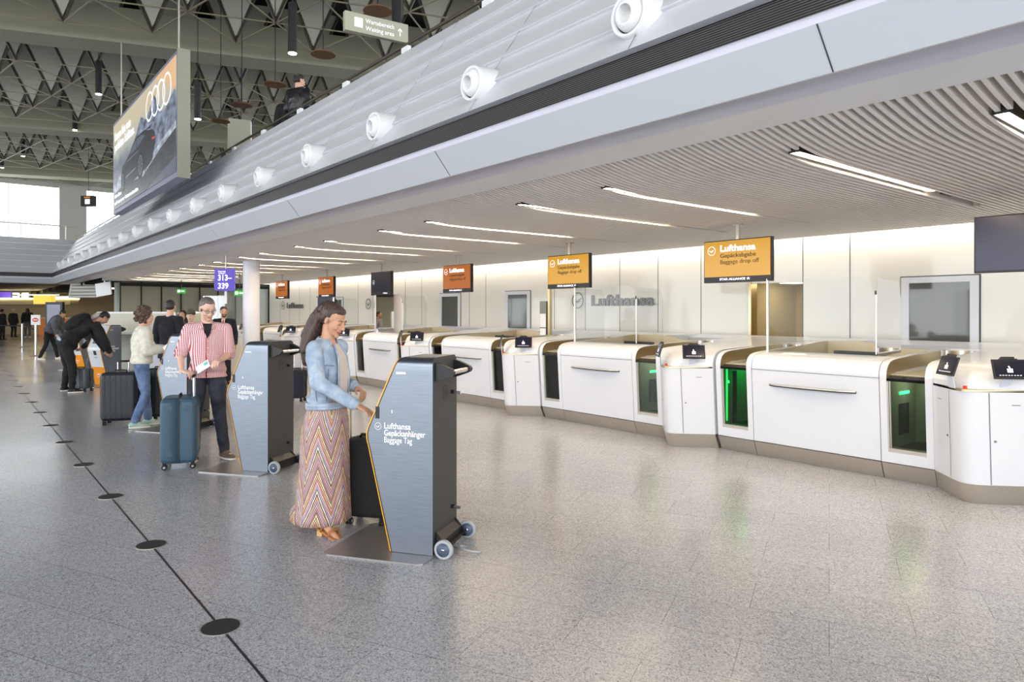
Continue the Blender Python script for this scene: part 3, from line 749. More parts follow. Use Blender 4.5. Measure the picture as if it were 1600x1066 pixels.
bbpoly(m, [(.165,.22),(.165,.34),(.19,.43),(.25,.455),(.32,.50),(.38,.575),(.44,.61),(.54,.615),(.60,.60),(.64,.57),(.70,.545),(.735,.49),(.74,.40),(.715,.33),(.69,.25),(.62,.22),(.30,.17)], 'bb_car', .003)
bbpoly(m, [(.325,.495),(.385,.565),(.44,.592),(.53,.59),(.585,.555),(.50,.505),(.40,.49)], 'bb_glass', .004)
bbpoly(m, [(.44,.592),(.45,.592),(.455,.50),(.445,.50)], 'bb_car', .005); bbpoly(m, [(.60,.60),(.66,.575),(.70,.60),(.655,.60)], 'bb_car', .004)
bbpoly(m, [(.25,.27),(.42,.29),(.44,.31),(.26,.29)], 'bb_shine', .004); bbpoly(m, [(.20,.42),(.30,.45),(.48,.46),(.48,.45),(.30,.44)], 'bb_shine', .004)
bbpoly(m, [(.69,.47),(.735,.46),(.735,.44),(.69,.45)], 'bb_red', .005)
def ell(mb, u, v, ru, rv, m_, z, n=28): bbpoly(mb, [(u+ru*math.cos(2*math.pi*i/n), v+rv*math.sin(2*math.pi*i/n)) for i in range(n)], m_, z)
for u, v, ru, rv in ((.20,.26,.038,.115),(.515,.29,.052,.14)):
    ell(m, u, v, ru, rv, 'bb_tyre', .005); ell(m, u, v, ru*.72, rv*.72, 'bb_shine', .006); ell(m, u, v, ru*.62, rv*.62, 'bb_tyre', .007)
    for i in range(10):
        q = 2*math.pi*i/10; e = .12; bbpoly(m, [(u,v),(u+ru*.66*math.cos(q-e),v+rv*.66*math.sin(q-e)),(u+ru*.66*math.cos(q+e),v+rv*.66*math.sin(q+e))], 'bb_shine', .008)
m.build('car_picture', pic)
m = MB()
for u in (.655,.735,.812,.89):
    n = 40; ru, rv = .055, .145; A = [BB(u+ru*math.cos(2*math.pi*i/n), .79+rv*math.sin(2*math.pi*i/n), .005) for i in range(n)]; B = [BB(u+ru*.86*math.cos(2*math.pi*i/n), .79+rv*.86*math.sin(2*math.pi*i/n), .005) for i in range(n)]
    m.strip(A, B, 'bb_white', close=True)
m.build('rings_emblem', pic)
for tx, u, v, sz, wd_ in (('Unsere Idee vom',.03,.80,.30,2.0),('perfekten Schlitten.',.03,.68,.30,2.45),('Mehr erfahren',.03,.13,.12,.9),('auf unserer Internetseite',.03,.05,.12,2.9)):
    m = MB(); text_into(m, tx, sz, 'bb_white', frame_T(BB(u, v, .006),(1,0,0),(0,0,1)), wd_, .006); m.build('lettering', pic)
for u in (-w+.5, w-.35):
    m = MB(); m.cyl((u,.1,hh), (u,.1,8.4-BBZ0), .018, .018, 'steel'); m.build('hanger', t)

# signs and lamps up on the gallery
P = G(588, 9.6)
t = thing('waiting_area_sign', 'long pale hanging sign with arrow beside the parapet top', 'sign', (P.x, P.y, 5.55), yaw(-.62,1)+R(0))
m = MB(); m.b2((-.46,-.04,-.13), (.46,.04,.13), 'sign_pale'); m.build('body', t)
m = MB(); X = (1,0,0); Z = (0,0,1)
text_into(m, 'Wartebereich', .085, 'white_text', frame_T((-.17,-.042,.02),X,Z), .42, .001); text_into(m, 'Waiting area', .085, 'white_text', frame_T((-.17,-.042,-.08),X,Z), .42, .001)
m.b2((-.33,-.043,-.06), (-.21,-.041,.07), 'white_text'); m.prism([(.33,-.06),(.345,-.06),(.345,.02),(.37,.0),(.37,.02),(.3375,.055),(.305,.02),(.305,0),(.33,.02)], -.043, -.041, 'white_text', 'y'); m.build('lettering', t)
m = MB(); m.cyl((-.4,0,.13),(-.4,0,2.9),.006,.006,'black',6); m.cyl((.4,0,.13),(.4,0,2.9),.006,.006,'black',6); m.build('cable', t)
M['screen_grey'] = mat('screen_grey', (60,66,72), .15, emit=(96,104,112), es=.6)
M['orange_dull'] = mat('orange_dull', (176,104,40), .5, emit=(176,104,40), es=.3)
M['shop_light'] = mat('shop_light', (255,240,200), .5, emit=(255,232,180), es=10)
M['exit_green'] = mat('exit_green', (24,120,34), .5, emit=(50,180,50), es=.4)
M['poster'] = mat('poster', (110,112,130), .3, emit=(130,130,150), es=.3)
M['desk_glass'] = mat('desk_glass', (188,184,166), .2)
# ================================================================== TICKET / BAGGAGE TAG MACHINES
def make_kiosk(text=True):
    t = thing('baggage_tag_machine', '', 'self-service machine')
    W = .43
    def yf(z):
        pts = [(0.01,.30),(.70,.462),(.74,.474),(.78,.476),(.82,.466),(1.20,.292),(1.25,.268),(1.285,.245),(1.30,.20)]
        for (a,ya),(b,yb) in zip(pts, pts[1:]):
            if z <= b: return ya+(yb-ya)*max(0,(z-a))/(b-a)
        return pts[-1][1]
    rr = .055; top = 1.295; cs = [(0,z) for z in (.012,.2,.4,.6,.70,.74,.78,.82,.9,1.0,1.1,1.2,top-rr)]
    for i in range(1,7): q = math.pi/2*i/6; cs.append((rr-rr*math.cos(q), top-rr+rr*math.sin(q)))
    cs2 = [(W-x, z) for x, z in cs[::-1]]; cs = cs+cs2
    A = [(x,0.004,z) for x, z in cs]; B = [(x,yf(z),z) for x, z in cs]
    m = MB(); m.strip(A, B, 'brushed', True); m.build('side_shell', t)
    m = MB(); m.add([(x,.004,z) for x, z in cs], [tuple(range(len(cs)))], 'kiosk_back'); m.build('back_plate', t)
    m = MB()   # yellow rim and black joint along the front edge
    Bo = [(x+(.004 if x < .1 else -.004 if x > W-.1 else 0), yf(z)+.010, z-(.0 if z < 1.25 else .002)) for x, z in cs]; Bi = [(x*(1-.06)+W*.03, yf(z)+.010, z-.012 if z > 1.2 else z) for x, z in cs]
    B2 = [(x-.0015 if x < .1 else x+.0015 if x > W-.1 else x, yf(z), z+.001) for x, z in cs]; B3 = [(q[0]-.0015 if q[0] < .1 else q[0]+.0015 if q[0] > W-.1 else q[0], q[1], q[2]+.002) for q in Bo]
    m.strip(B2, B3, 'yellow', True); m.strip(B3, Bi, 'yellow', True); m.build('yellow_rim', t)
    m = MB(); A1 = [(x-.0012 if x < .1 else x+.0012 if x > W-.1 else x, yf(z)-.006, z+.001) for x, z in cs]; B1 = [(x-.0012 if x < .1 else x+.0012 if x > W-.1 else x, yf(z)+.001, z+.001) for x, z in cs]
    m.strip(A1, B1, 'black'); m.build('edge_joint', t)
    # front panel
    half = cs[:len(cs)//2]; m = MB(); P_ = [(.012, yf(z)+.004, z) for x, z in half]; Q_ = [(W-.012, yf(z)+.004, z) for x, z in half]
    lo = [i for i, (x, z) in enumerate(half) if z <= .41]; hi = [i for i, (x, z) in enumerate(half) if z >= .4]
    m.strip([P_[i] for i in lo], [Q_[i] for i in lo], 'orange'); m.strip([P_[i] for i in hi], [Q_[i] for i in hi], 'white_panel'); m.build('front_panel', t)
    def onf(x, z, off=.008): return (x, yf(z)+off, z)
    m = MB(); m.add([onf(.10,.90),onf(.33,.90),onf(.33,1.17),onf(.10,1.17)], [(0,1,2,3)], 'screen_grey'); m.build('screen', t)
    m = MB(); m.add([onf(.15,.66),onf(.24,.66),onf(.24,.75),onf(.15,.75)], [(0,1,2,3)], 'black'); m.add([onf(.15,.60),onf(.24,.60),onf(.24,.61),onf(.15,.61)], [(0,1,2,3)], 'black'); m.build('card_reader', t)
    m = MB(); T = frame_T((.215,yf(.25)+.008,.25), (-1,0,0), (0,-.18,1)); ring_logo(m, .07, 'white_text', T, .1); m.build('front_emblem', t)
    # base plate
    m = MB(); c = .05; x0, x1, y0, y1 = -.16, W+.10, .0, .72
    pl = [(x0,y0+c),(x0+.02,y0+.01),(x0+c+.03,y0),(x1-.03,y0),(x1,y0+.03),(x1,y1-.03),(x1-.03,y1),(x0+.03,y1),(x0,y1-.03)]
    m.prism(pl, 0, .010, 'plate', 'z'); m.build('base_plate', t, .003)
    # rear: handle, vent, locks, wheels
    for x in (.03, W-.07):
        m = MB(); m.prism([(0,1.14),(0,1.26),(-.03,1.255),(-.115,1.22),(-.128,1.20),(-.12,1.18),(-.10,1.17),(-.03,1.145)], x, x+.04, 'black', 'x'); m.build('handle_bracket', t, .004)
    m = MB(); m.cyl((.05,-.10,1.197), (W-.05,-.10,1.197), .0165, .0165, 'chrome', 20); m.build('handle_bar', t)
    m = MB()
    for x in (.02,.36):
        for z in (1.15,1.245): m.cyl((x+.02,-.0,z),(x+.02,-.008,z),.008,.008,'chrome',10)
    m.build('bolts', t)
    m = MB()
    for i in range(7):
        z = 1.00+.016*i; hw = math.sqrt(max(.0,.053**2-((i-3)*.016)**2)); 
        for sx in (-1,1):
            lo_ = .012 if abs(i-3) < 3 else 0; m.b2((.215+sx*hw,-.0015,z-.003), (.215+sx*lo_,.0,z+.003), 'black')
    m.build('vent', t)
    for z in (1.04,.245):
        m = MB(); m.cyl((.33,.004,z), (.33,-.02,z), .014, .013, 'black'); m.cyl((.345,.0,z-.005), (.345,-.035,z-.005), .009, .009, 'chrome'); m.b2((.338,-.06,z-.018),(.352,-.034,z+.004),'chrome'); m.build('lock', t, .002)
    m = MB(); m.b2((.015,-.075,.055), (W-.015,-.005,.062), 'black'); m.prism([(0,.16),(-.06,.09),(-.085,.03),(0,.03)], .04, .05, 'black', 'x'); m.prism([(0,.16),(-.06,.09),(-.085,.03),(0,.03)], W-.05, W-.04, 'black', 'x')
    m.prism([(0,.02),(0,.14),(-.05,.10),(-.05,.02)], .05, W-.05, 'black', 'x'); m.build('wheel_bracket', t)
    for x in (-.005, W+.005):
        m = MB(); T = Matrix.Translation((x,-.075,.062)) @ Matrix.Rotation(R(90),4,'Y')
        m.lathe([(.0,-.015),(.046,-.015),(.048,-.017),(.058,-.017),(.062,-.012),(.062,.012),(.058,.017),(.048,.017),(.046,.015),(0,.015)], 'wheel_grey', T, 36); o = m.build('wheel', t)
        m = MB(); m.lathe([(.0,-.0165),(.044,-.0165),(.044,.0165),(0,.0165)], 'wheel_blue', T, 28); m.lathe([(.0,-.02),(.010,-.02),(.010,.02),(0,.02)], 'chrome', T, 14); m.build('hub', o)
    # near side: slot, key hole, label, lettering
    m = MB(); m.b2((-.002,.385,.885), (.001,.415,.965), 'black'); m.build('side_slot', t, .004) if text else None
    m = MB(); m.b2((-.0015,.29,.925), (.0,.297,.945), 'chrome'); m.build('key_hole', t)
    m = MB(); m.b2((-.001,.195,1.185), (.0,.265,1.198), 'white'); m.build('small_label', t)
    if text:
        m = MB(); T = lambda y, z: frame_T((-.0015,y,z), (0,-1,0), (0,0,1))
        text_into(m, 'Lufthansa', .056, 'white_text', T(.352,.822), .19, .0006); text_into(m, 'Gepäckanhänger', .056, 'white_text', T(.352,.776), .295, .0006); text_into(m, 'Baggage Tag', .056, 'white_text', T(.352,.73), .20, 0)
        m.build('lettering', t); m = MB(); ring_logo(m, .024, 'white_text', T(.395,.835), .1); m.build('emblem', t)
    return t
KA = yaw(-.959,.284)
k0 = make_kiosk()
KP = [(-.51,4.456),(-2.40,6.77),(-4.29,9.08)]
KL = ['grey baggage tag machine nearest the camera, in front of the woman in denim','baggage tag machine between the checked-shirt man and the woman in denim','baggage tag machine standing partly hidden behind the man in the checked shirt']
for i, (x, d) in enumerate(KP):
    q = k0 if i == 0 else dup(k0); w = Vector((CA*x-SA*d, SA*x+CA*d, 0)); q.location = w; q.rotation_euler = (0,0,KA); q['label'] = KL[i]; q['group'] = 'baggage tag machines'
for i, (px, d, lab) in enumerate(((190,15.0,'upright machine with orange frame and white front beyond the curly-haired person'),(150,19,'machine with orange frame behind the crouching traveller'))):
    q = dup(k0); q.location = G(px, d); q.rotation_euler = (0,0,yaw(-.42,-.91)); q['label'] = lab; q['group'] = 'baggage tag machines'
    for ch in list(q.children):
        if ch.name.startswith('lettering'): pass
# cable on the floor behind the near machine
P = G(728, 4.62)
m = MB(); pts = []
for i in range(22):
    q = -2.6+i*.28; r = .085+.0*i; pts.append((P.x+.03+r*math.cos(q)*1.1, P.y+r*math.sin(q)*.8, .008+.02*math.sin(i*.3)))
m.tube([(P.x-.20,P.y-.12,.03),(P.x-.12,P.y-.10,.01)]+pts, .007, 'wheel_grey', 8)
tag(m.build('power_cable'), 'light grey cable looped on the floor beside the nearest machine wheels', 'cable')

# ================================================================== LUGGAGE
def rbox(w, d, h, r, z0, n=5):
    """rounded plan outline"""
    out = []
    for cx, cy, a0 in ((w/2-r,d/2-r,0),(-w/2+r,d/2-r,90),(-w/2+r,-d/2+r,180),(w/2-r,-d/2+r,270)):
        for i in range(n+1): q = R(a0+90*i/n); out.append((cx+r*math.cos(q), cy+r*math.sin(q)))
    return out
def suitcase(name, lab, loc, rz, w, d, h, col, pole=0, ribs=0, soft=False, ribaxis='v', tagc=None):
    """w wide (local x), d deep (local y), h high; wheels below"""
    t = thing(name, lab, 'suitcase', loc, rz); z0 = .06; mm = 'case_%d_%d_%d' % col
    if mm not in M: M[mm] = mat(mm, col, .8 if soft else .42, bump=.5 if soft else .08, bscale=120 if soft else 400)
    for side in (-1, 1):
        m = MB(); zs = [0,.02,.06,.15,.5,.85,.94,.98,1]; ins = [.05,.018,.004,0,0,0,.004,.018,.05]
        rings = []
        for zz, i_ in zip(zs, ins):
            ol = rbox(w-2*i_, d-2*i_*.8, h, .05 if not soft else .035, 0)
            ol = [(x, (y if side*y > .004 else side*.004)) for x, y in ol]
            rings.append([(x, y, z0+zz*h) for x, y in ol])
        for a, b in zip(rings, rings[1:]): m.strip(a, b, mm, True, close=True)
        m.add(rings[0], [tuple(range(len(rings[0])))[::-1]], mm); m.add(rings[-1], [tuple(range(len(rings[0])))], mm)
        if ribs:
            for i in range(ribs):
                u = -w/2+.06+(w-.12)*i/(ribs-1); y = side*(d/2); m.b2((u-.008,y-side*.004,z0+.06*h), (u+.008,y+side*.005,z0+.94*h), mm)
            for i in range(2):
                u = (d/2*.3+i*d*.16)*side; 
                for sx in (-1,1): m.b2((sx*(w/2-.003),u-.008,z0+.08*h), (sx*(w/2+.005),u+.008,z0+.92*h), mm)
        m.build('shell_half' if not soft else 'body_half', t)
    m = MB(); ol = rbox(w*1.0+.002, .012, h, .004, 0); m.b2((-w/2-.002,-.006,z0+.03*h), (w/2+.002,.006,z0+.97*h), 'black'); m.b2((-w/2+.04,-.006,z0),(w/2-.04,.006,z0+h+.001),'black'); m.build('zip', t)
    for sx in (-1,1):
        for sy in (-1,1):
            x, y = sx*(w/2-.045), sy*(d/2-.04); m = MB()
            T = Matrix.Translation((x+.01,y,.027)) @ Matrix.Rotation(R(90),4,'Y')
            for o_ in (-.014,.014):
                TT = T @ Matrix.Translation((0,0,o_)); m.lathe([(0,-.009),(.022,-.009),(.027,-.005),(.027,.005),(.022,.009),(0,.009)], 'rubber', TT, 20); m.lathe([(0,-.0095),(.012,-.0095),(.012,.0095),(0,.0095)], 'wheel_grey', TT, 12)
            m.cyl((x,y,.03), (x,y,.075), .013, .02, 'rubber', 12); m.build('wheel', t)
    m = MB(); m.tube([(-.08,0,z0+h-.002),(-.07,0,z0+h+.022),(.07,0,z0+h+.022),(.08,0,z0+h-.002)], .010, 'black'); m.build('carry_handle', t)
    m = MB(); m.tube([(w/2+.001,-.0,z0+.42*h),(w/2+.022,0,z0+.44*h),(w/2+.022,0,z0+.58*h),(w/2+.001,0,z0+.6*h)], .009, 'black'); m.build('side_handle', t)
    if not soft:
        for zz in (.17,.86):
          for sx in (-1,1):
            m = MB(); m.prism([(sx*w*.10,z0+(zz-.035)*h),(sx*w*.36,z0+(zz-.045)*h),(sx*w*.36,z0+(zz+.01)*h),(sx*w*.12,z0+(zz)*h)], -d/2-.008, -d/2+.01, mm, 'y')
            m.build('corner_detail', t)
    if pole:
        m = MB()
        for x in (-.07,.07): m.cyl((x,d/2-.04,z0+h-.01), (x,d/2-.04,z0+h+pole), .009, .009, 'chrome', 10)
        m.tube([(-.08,d/2-.04,z0+h+pole),(.08,d/2-.04,z0+h+pole)], .015, 'black', 10); m.build('telescopic_handle', t)
    return t
o = suitcase('hard_shell_suitcase','teal blue hard-shell suitcase beside the man in the checked shirt', G(282,7.10), yaw(-.95,-.34), .42,.34,.66,(54,82,100), pole=0)
m = MB()
for x in (-.05,.04): m.cyl((x,-.13,.70), (x,-.13,.93), .011, .011, 'chrome', 10)
m.tube([(-.10,-.13,.93),(.09,-.13,.93)], .016, 'black', 10); m.build('telescopic_handle', o)
for zz in (.145,.60):
    for sy in (-1,1):
        m = MB(); m.prism([(sy*.05,zz+.0),(sy*.13,zz+(.02 if zz > .3 else -.01)),(sy*.13,zz+.05),(sy*.06,zz+.045)], -.218, -.2, 'case_54_82_100', 'x'); m.build('corner_recess', o)
suitcase('soft_suitcase','black soft suitcase between the woman in denim and the nearest machine', G(578,5.22), yaw(.25,1), .36,.26,.58,(30,30,30), soft=True)
o = [c for c in C.objects if c.name.startswith('soft_suitcase')][0]
m = MB(); 
for x in (-.16,): m.cyl((x,.0,.62), (x,.0,1.0), .008, .008, 'champagne', 10)
m.tube([(-.20,.0,1.0),(-.10,.0,1.0)], .016, 'black', 10); m.build('telescopic_handle', o)
suitcase('hard_shell_suitcase','large black suitcase left of the curly-haired person', G(189,9.75), yaw(-.28,1), .46,.32,.68,(24,27,36), pole=.14, ribs=6)
suitcase('hard_shell_suitcase','black ribbed suitcase between the curly-haired person and the teal suitcase', G(250,10.1), yaw(.1,1), .36,.26,.70,(28,30,36), ribs=5)
suitcase('hard_shell_suitcase','dark grey suitcase before the bending traveller in black', G(127,13.7), yaw(.2,1), .40,.25,.40,(74,80,84), ribs=5)
suitcase('soft_suitcase','small black suitcase half hidden behind the long hair of the woman', G(463,12.2), yaw(.1,1), .32,.24,.50,(30,32,48), soft=True, pole=.3)

# ================================================================== FAR BACKGROUND
M['glass_thin'] = M['plexi']
M['board_blue'] = mat('board_blue', (30,34,70), .3, emit=(80,80,170), es=.5)
# white-framed low desks with glass fronts
def desk(px0, px1, d, lab, gate=True):
    a = G(px0, d); b = G(px1, d); L = (b-a).length; t = thing('service_desk', lab, 'counter', a, math.atan2(b.y-a.y, b.x-a.x), 'service desks at the back')
    m = MB(); m.b2((0,0,0), (L,.7,1.05), 'desk_grey'); m.build('body', t, .01)
    m = MB(); m.b2((-.02,-.04,1.05), (L+.02,.74,1.09), 'white_panel'); m.build('top', t)
    m = MB(); n = max(1, int(L/1.9)); 
    for i in range(n+1): m.b2((L*i/n-.03,.30,1.09), (L*i/n+.03,.34,1.56), 'white')
    m.b2((0,.30,1.54), (L,.34,1.58), 'white'); m.build('screen_frame', t)
    m = MB(); m.b2((0.03,.31,1.09), (L-.03,.33,1.54), 'desk_glass'); m.build('screen_glass', t)
    return t
desk(140, 262, 16.2, 'grey desk with white-framed screens behind the curly-haired person')
desk(270, 318, 17.0, 'grey desk with white-framed screens behind the checked-shirt man')
t = thing('reception_counter','white reception counter left of the white column','counter',G(346,16.6),yaw(1,.0)-R(90))
T_ = MB(); T_.b2((0,-.0,0),(.9,1.6,1.08),'white_panel'); T_.build('body', t, .02)
T_ = MB(); T_.b2((-.03,-.04,1.08),(.93,1.64,1.12),'white_panel'); T_.build('top', t)
t = thing('acrylic_screen','tall clear acrylic screens left of the white column','protective screen',G(356,18.5))
for i, (px, d) in enumerate(((334,18.2),(372,18.2))):
    m = MB(); p = G(px, d)-t.location; m.box((p.x,p.y,1.45), (.9,.012,1.1), 'plexi', rz=yaw(.6 if i==0 else -.1,1)); m.box((p.x,p.y,.45),(.9,.02,.9),'white',rz=yaw(.6 if i==0 else -.1,1)); m.build('pane', t)
# glazed office behind
t = thing('glazed_office','long glazed office front far behind the desks','glass partition')
a = G(188, 26); b = G(420, 30)
L = (b-a).length; t.location = a; t.rotation_euler[2] = math.atan2(b.y-a.y, b.x-a.x)
m = MB(); m.b2((0,.1,0),(L,.15,2.7),'desk_glass'); m.build('blind', t)
m = MB(); m.b2((0,0,0),(L,.02,2.62),'plexi'); m.build('glass', t)
m = MB()
for i in range(9): m.b2((L*i/8-.015,-.03,0),(L*i/8+.015,.05,2.7),'void_dark')
m.b2((0,-.03,2.55),(L,.05,2.68),'void_dark'); m.build('mullions', t)
for px, y, d in ((283,455,24.5),(374,458,20)):
    t = thing('exit_sign','small green exit sign hanging from the dark ceiling, %s' % ('left of the purple sign' if px < 300 else 'beside the white column'),'sign',G(px,d,y=y),yaw(0,1))
    m = MB(); m.b2((-.16,0,-.08),(.16,.05,.08),'exit_green'); m.b2((-.01,.02,.08),(.01,.03,2.98-G(px,d,y=y).z),'black'); m.build('body', t)
    m = MB(); m.b2((-.12,-.003,-.04),(-.04,0,.04),'disp_white'); m.b2((.0,-.003,-.02),(.11,0,.02),'disp_white'); m.build('pictogram', t)
# hanging strip lights further back, under the dark ceiling
gi = 0
for (px, d, y) in ((215,30,447),(250,31,445),(300,32,446),(60,41,461),(90,38,464),(95,46,468)):
    p = G(px, d, y=y); p.z = min(p.z,2.58); m = MB(); m.box((0,0,0), (2.4,.08,.04), 'shop_light'); o = m.build('strip_light', loc=p, rz=yaw(1,0)-R(90)+R(0)); 
    m = MB(); m.cyl((0,0,.02),(0,0,2.72-p.z),.008,.008,'black',6); m.build('suspension', o)
    tag(o, ['strip light under the dark side ceiling, leftmost of the three near the purple sign','strip light under the dark side ceiling, middle of the three near the purple sign','strip light under the dark side ceiling, nearest the purple sign','strip light over the far shops, lowest at the left','strip light over the far shops, right one','strip light over the far shops, smallest'][gi], 'ceiling light', 'suspended strip lights in the side hall'); gi += 1
# blank white monitor and slatted hood
p = G(162, 26, y=452)
t = thing('hanging_monitor','blank white hanging panel tilted under the parapet end','monitor',p,yaw(.25,1)); m = MB(); m.box((0,0,0),(.70,.05,.50),'white',T=Matrix.Rotation(R(-8),4,'Y')); m.build('panel', t, .006)
m = MB(); m.b2((-.02,.03,.1),(.02,.06,3.06-p.z),'steel'); m.build('pole', t)
p = G(130, 30, y=447)
t = thing('slatted_canopy','grey slatted canopy hanging left of the white panel','canopy',p,yaw(.2,1)); m = MB()
m.prism([(-.77,-.50),(.69,-.50),(.77,.60),(-.56,.60)], 0, .3, 'desk_grey', 'y'); m.build('hood', t)
m = MB()
for i in range(7): m.b2((-.66+.03*i,-.01,-.42+.14*i),(.66+.01*i,.0,-.39+.14*i),'white_seam')
m.build('slats', t)
# departure board, totem, yellow signs and counters of the far shops
p = G(20, 44, y=466)
t = thing('departure_board','dark departure board with violet panel at the far left','display board',p,yaw(.05,1))
m = MB(); m.b2((-1.4,0,-.45),(1.2,.1,.45),'black'); m.build('casing', t)
m = MB(); m.b2((-1.4,-.01,-.4),(-.1,.0,.4),'purple'); m.build('violet_panel', t)
m = MB()
for i in range(4):
    for j in range(2): m.b2((.0+.6*j,-.012,-.34+.19*i),(.45+.6*j,-.0,-.24+.19*i),'screen_white')
m.build('rows', t)
p = G(84, 27)
t = thing('menu_totem','tall black totem with grey poster behind the bending traveller','sign',p,yaw(.1,1)); m = MB(); m.b2((-.36,0,0),(.36,.12,1.95),'black'); m.build('casing', t); m = MB(); m.b2((-.28,-.01,.9),(.28,0,1.85),'poster'); m.build('poster', t)
p = G(66, 36, y=469)
m = MB(); m.b2((-.5,0,-.2),(.5,.3,.25),'yellow_lit'); o = m.build('lit_sign', loc=p, rz=yaw(.1,1)); tag(o,'small lit yellow sign box above the far shop','sign')
for i, (px0, px1, d, z0, z1, mt, lab) in enumerate(((0,50,48,0,1.1,'beige','long beige counter at the far left below the departure board'),(-20,110,43,2.0,2.35,'beige','lit beige fascia over the far shops'),(60,110,46,0,1.1,'orange_dull','orange fronted shop counter behind the no-entry post'),(112,140,30,0,1.25,'beige','pale cabinet beyond the crouching traveller'))):
    a = G(px0,d); b = G(px1,d); L = (b-a).length; t = thing('shop_counter' if i != 1 else 'shop_fascia',lab,'counter' if i != 1 else 'shop front',a,math.atan2(b.y-a.y,b.x-a.x))
    m = MB(); m.b2((0,0,z0),(L,.8,z1),mt); m.build('body', t); m = MB(); m.b2((-.05,-.05,z1),(L+.05,.85,z1+.05),'white' if i != 1 else 'shop_light'); m.build('top', t)
# belt posts
for px, d, lab, sign in ((56,24.5,'belt post carrying a small white no-entry sign',True),(35,30.5,'slim steel belt post left of the no-entry post',False)):
    t = thing('belt_post',lab,'barrier post',G(px,d),yaw(0,1),'belt barrier posts'); m = MB(); m.cyl((0,0,.02),(0,0,1.02 if not sign else 1.1),.04,.04,'chrome',14); m.build('post', t); m = MB(); m.cyl((0,0,0),(0,0,.03),.19,.17,'steel',24); m.build('base', t)
    if sign:
        m = MB(); m.b2((-.17,-.02,1.1),(.17,.01,1.46),'white'); m.build('sign_plate', t, .01)
        m = MB(); T = frame_T((0,-.023,1.28),(1,0,0),(0,0,1)); n = 24; A = [(.11*math.cos(2*math.pi*i/n),.075*math.sin(2*math.pi*i/n),0) for i in range(n)]; m.add(A,[tuple(range(n))],'red',T=T); m.box((0,0,.002),(.15,.03,.002),'white',T=T); m.build('no_entry_mark', t)
a = G(56,24.5,.93); b = G(35,30.5,.93); c = G(-6,32,.93)
m = MB()
for u, v in ((a,b),(b,c)): m.bar(u, v, .006, 'black', .05)
tag(m.build('barrier_belt'),'black belt strung between the two far posts','belt')
# shops' warm ceiling lamps and gate sign on the gallery
p = G(378, 20, y=211)
t = thing('gate_light_box','light box sign with red letters beside the gallery rail','sign',p,yaw(-.55,1)); m = MB(); m.cyl((0,.17,.45),(0,.17,10.88-p.z),.01,.01,'black',6); m.build('cable', t); m = MB(); m.b2((-.35,0,-.45),(.25,.35,.45),'sign_pale'); m.build('casing', t); m = MB(); m.b2((.25,.0,-.42),(.26,.33,.42),'disp_white'); m.b2((.26,.04,-.2),(.27,.30,.08),'red'); m.build('lit_face', t)
m = MB(); text_into(m,'Bus',.13,'disp_white',frame_T((.275,.06,-.12),(0,1,0),(0,0,1)),.2,.004); m.build('lettering', t)
p = G(136, 33, y=314)
t = thing('gallery_sign','small dark hanging sign box before the bright far window','sign',p,yaw(.1,1)); m = MB(); m.b2((-.33,0,-.25),(.33,.2,.25),'void_dark'); m.build('casing', t); m = MB(); m.b2((-.1,-.01,-.15),(.14,0,.08),'disp_white'); m.b2((-.15,-.01,.13),(.15,0,.2),'orange'); m.build('lit_face', t); m = MB(); m.cyl((0,.1,.25),(0,.1,10.88-p.z),.01,.01,'black',6); m.build('cable', t)
# hall downlights
hl = None
for i, (px, y, d) in enumerate(((154,147,19),(117,203,26),(36,244,33),(457,83,12.5),(309,186,17),(161,268,40),(620,52,11.0),(3,262,33),(80,283,38),(135,284,40))):
    p = G(px, d, y=y)
    if True:
        hl = thing('hall_downlight','', 'ceiling light', p, 0, 'tube downlights under the folded roof'); m = MB(); m.cyl((0,0,0),(0,0,.9),.08,.08,'black',20); m.cyl((0,0,.9),(0,0,max(1.2,10.88-p.z)),.01,.01,'black',6); m.build('tube', hl); m = MB(); m.cyl((0,0,-.012),(0,0,-.001),.075,.075,'lamp_spot',20); m.build('lens', hl); q = hl
    q['label'] = ['round downlight above the left part of the billboard','downlight left of the billboard middle','small downlight at the far left over the window','star-bright downlight above the person on the gallery','downlight right of the billboard','downlight close to the lower left of the billboard','downlight near the waiting area sign','downlight at the left edge above the bright window','downlight above the right end of the bright window','downlight over the gap between the two bright windows'][i]
for i, (px, y, d) in enumerate(((505,86,12.5),(378,165,15),(345,190,17),(430,133,14),(590,18,10.5))):
    p = G(px, d, y=y); m = MB(); m.cyl((0,0,0),(0,0,.03),.22,.20,'rust_disc',28); m.cyl((0,0,.03),(0,0,10.88-p.z),.01,.01,'black',6); o = m.build('acoustic_disc', loc=p)
    tag(o, ['brown ceiling disc just above the parapet, largest of its kind','brown ceiling disc above the light box sign','brown ceiling disc right of the billboard edge','brown ceiling disc left of the person on the gallery','brown ceiling disc above the waiting area sign'][i], 'ceiling disc', 'brown discs hung under the roof')
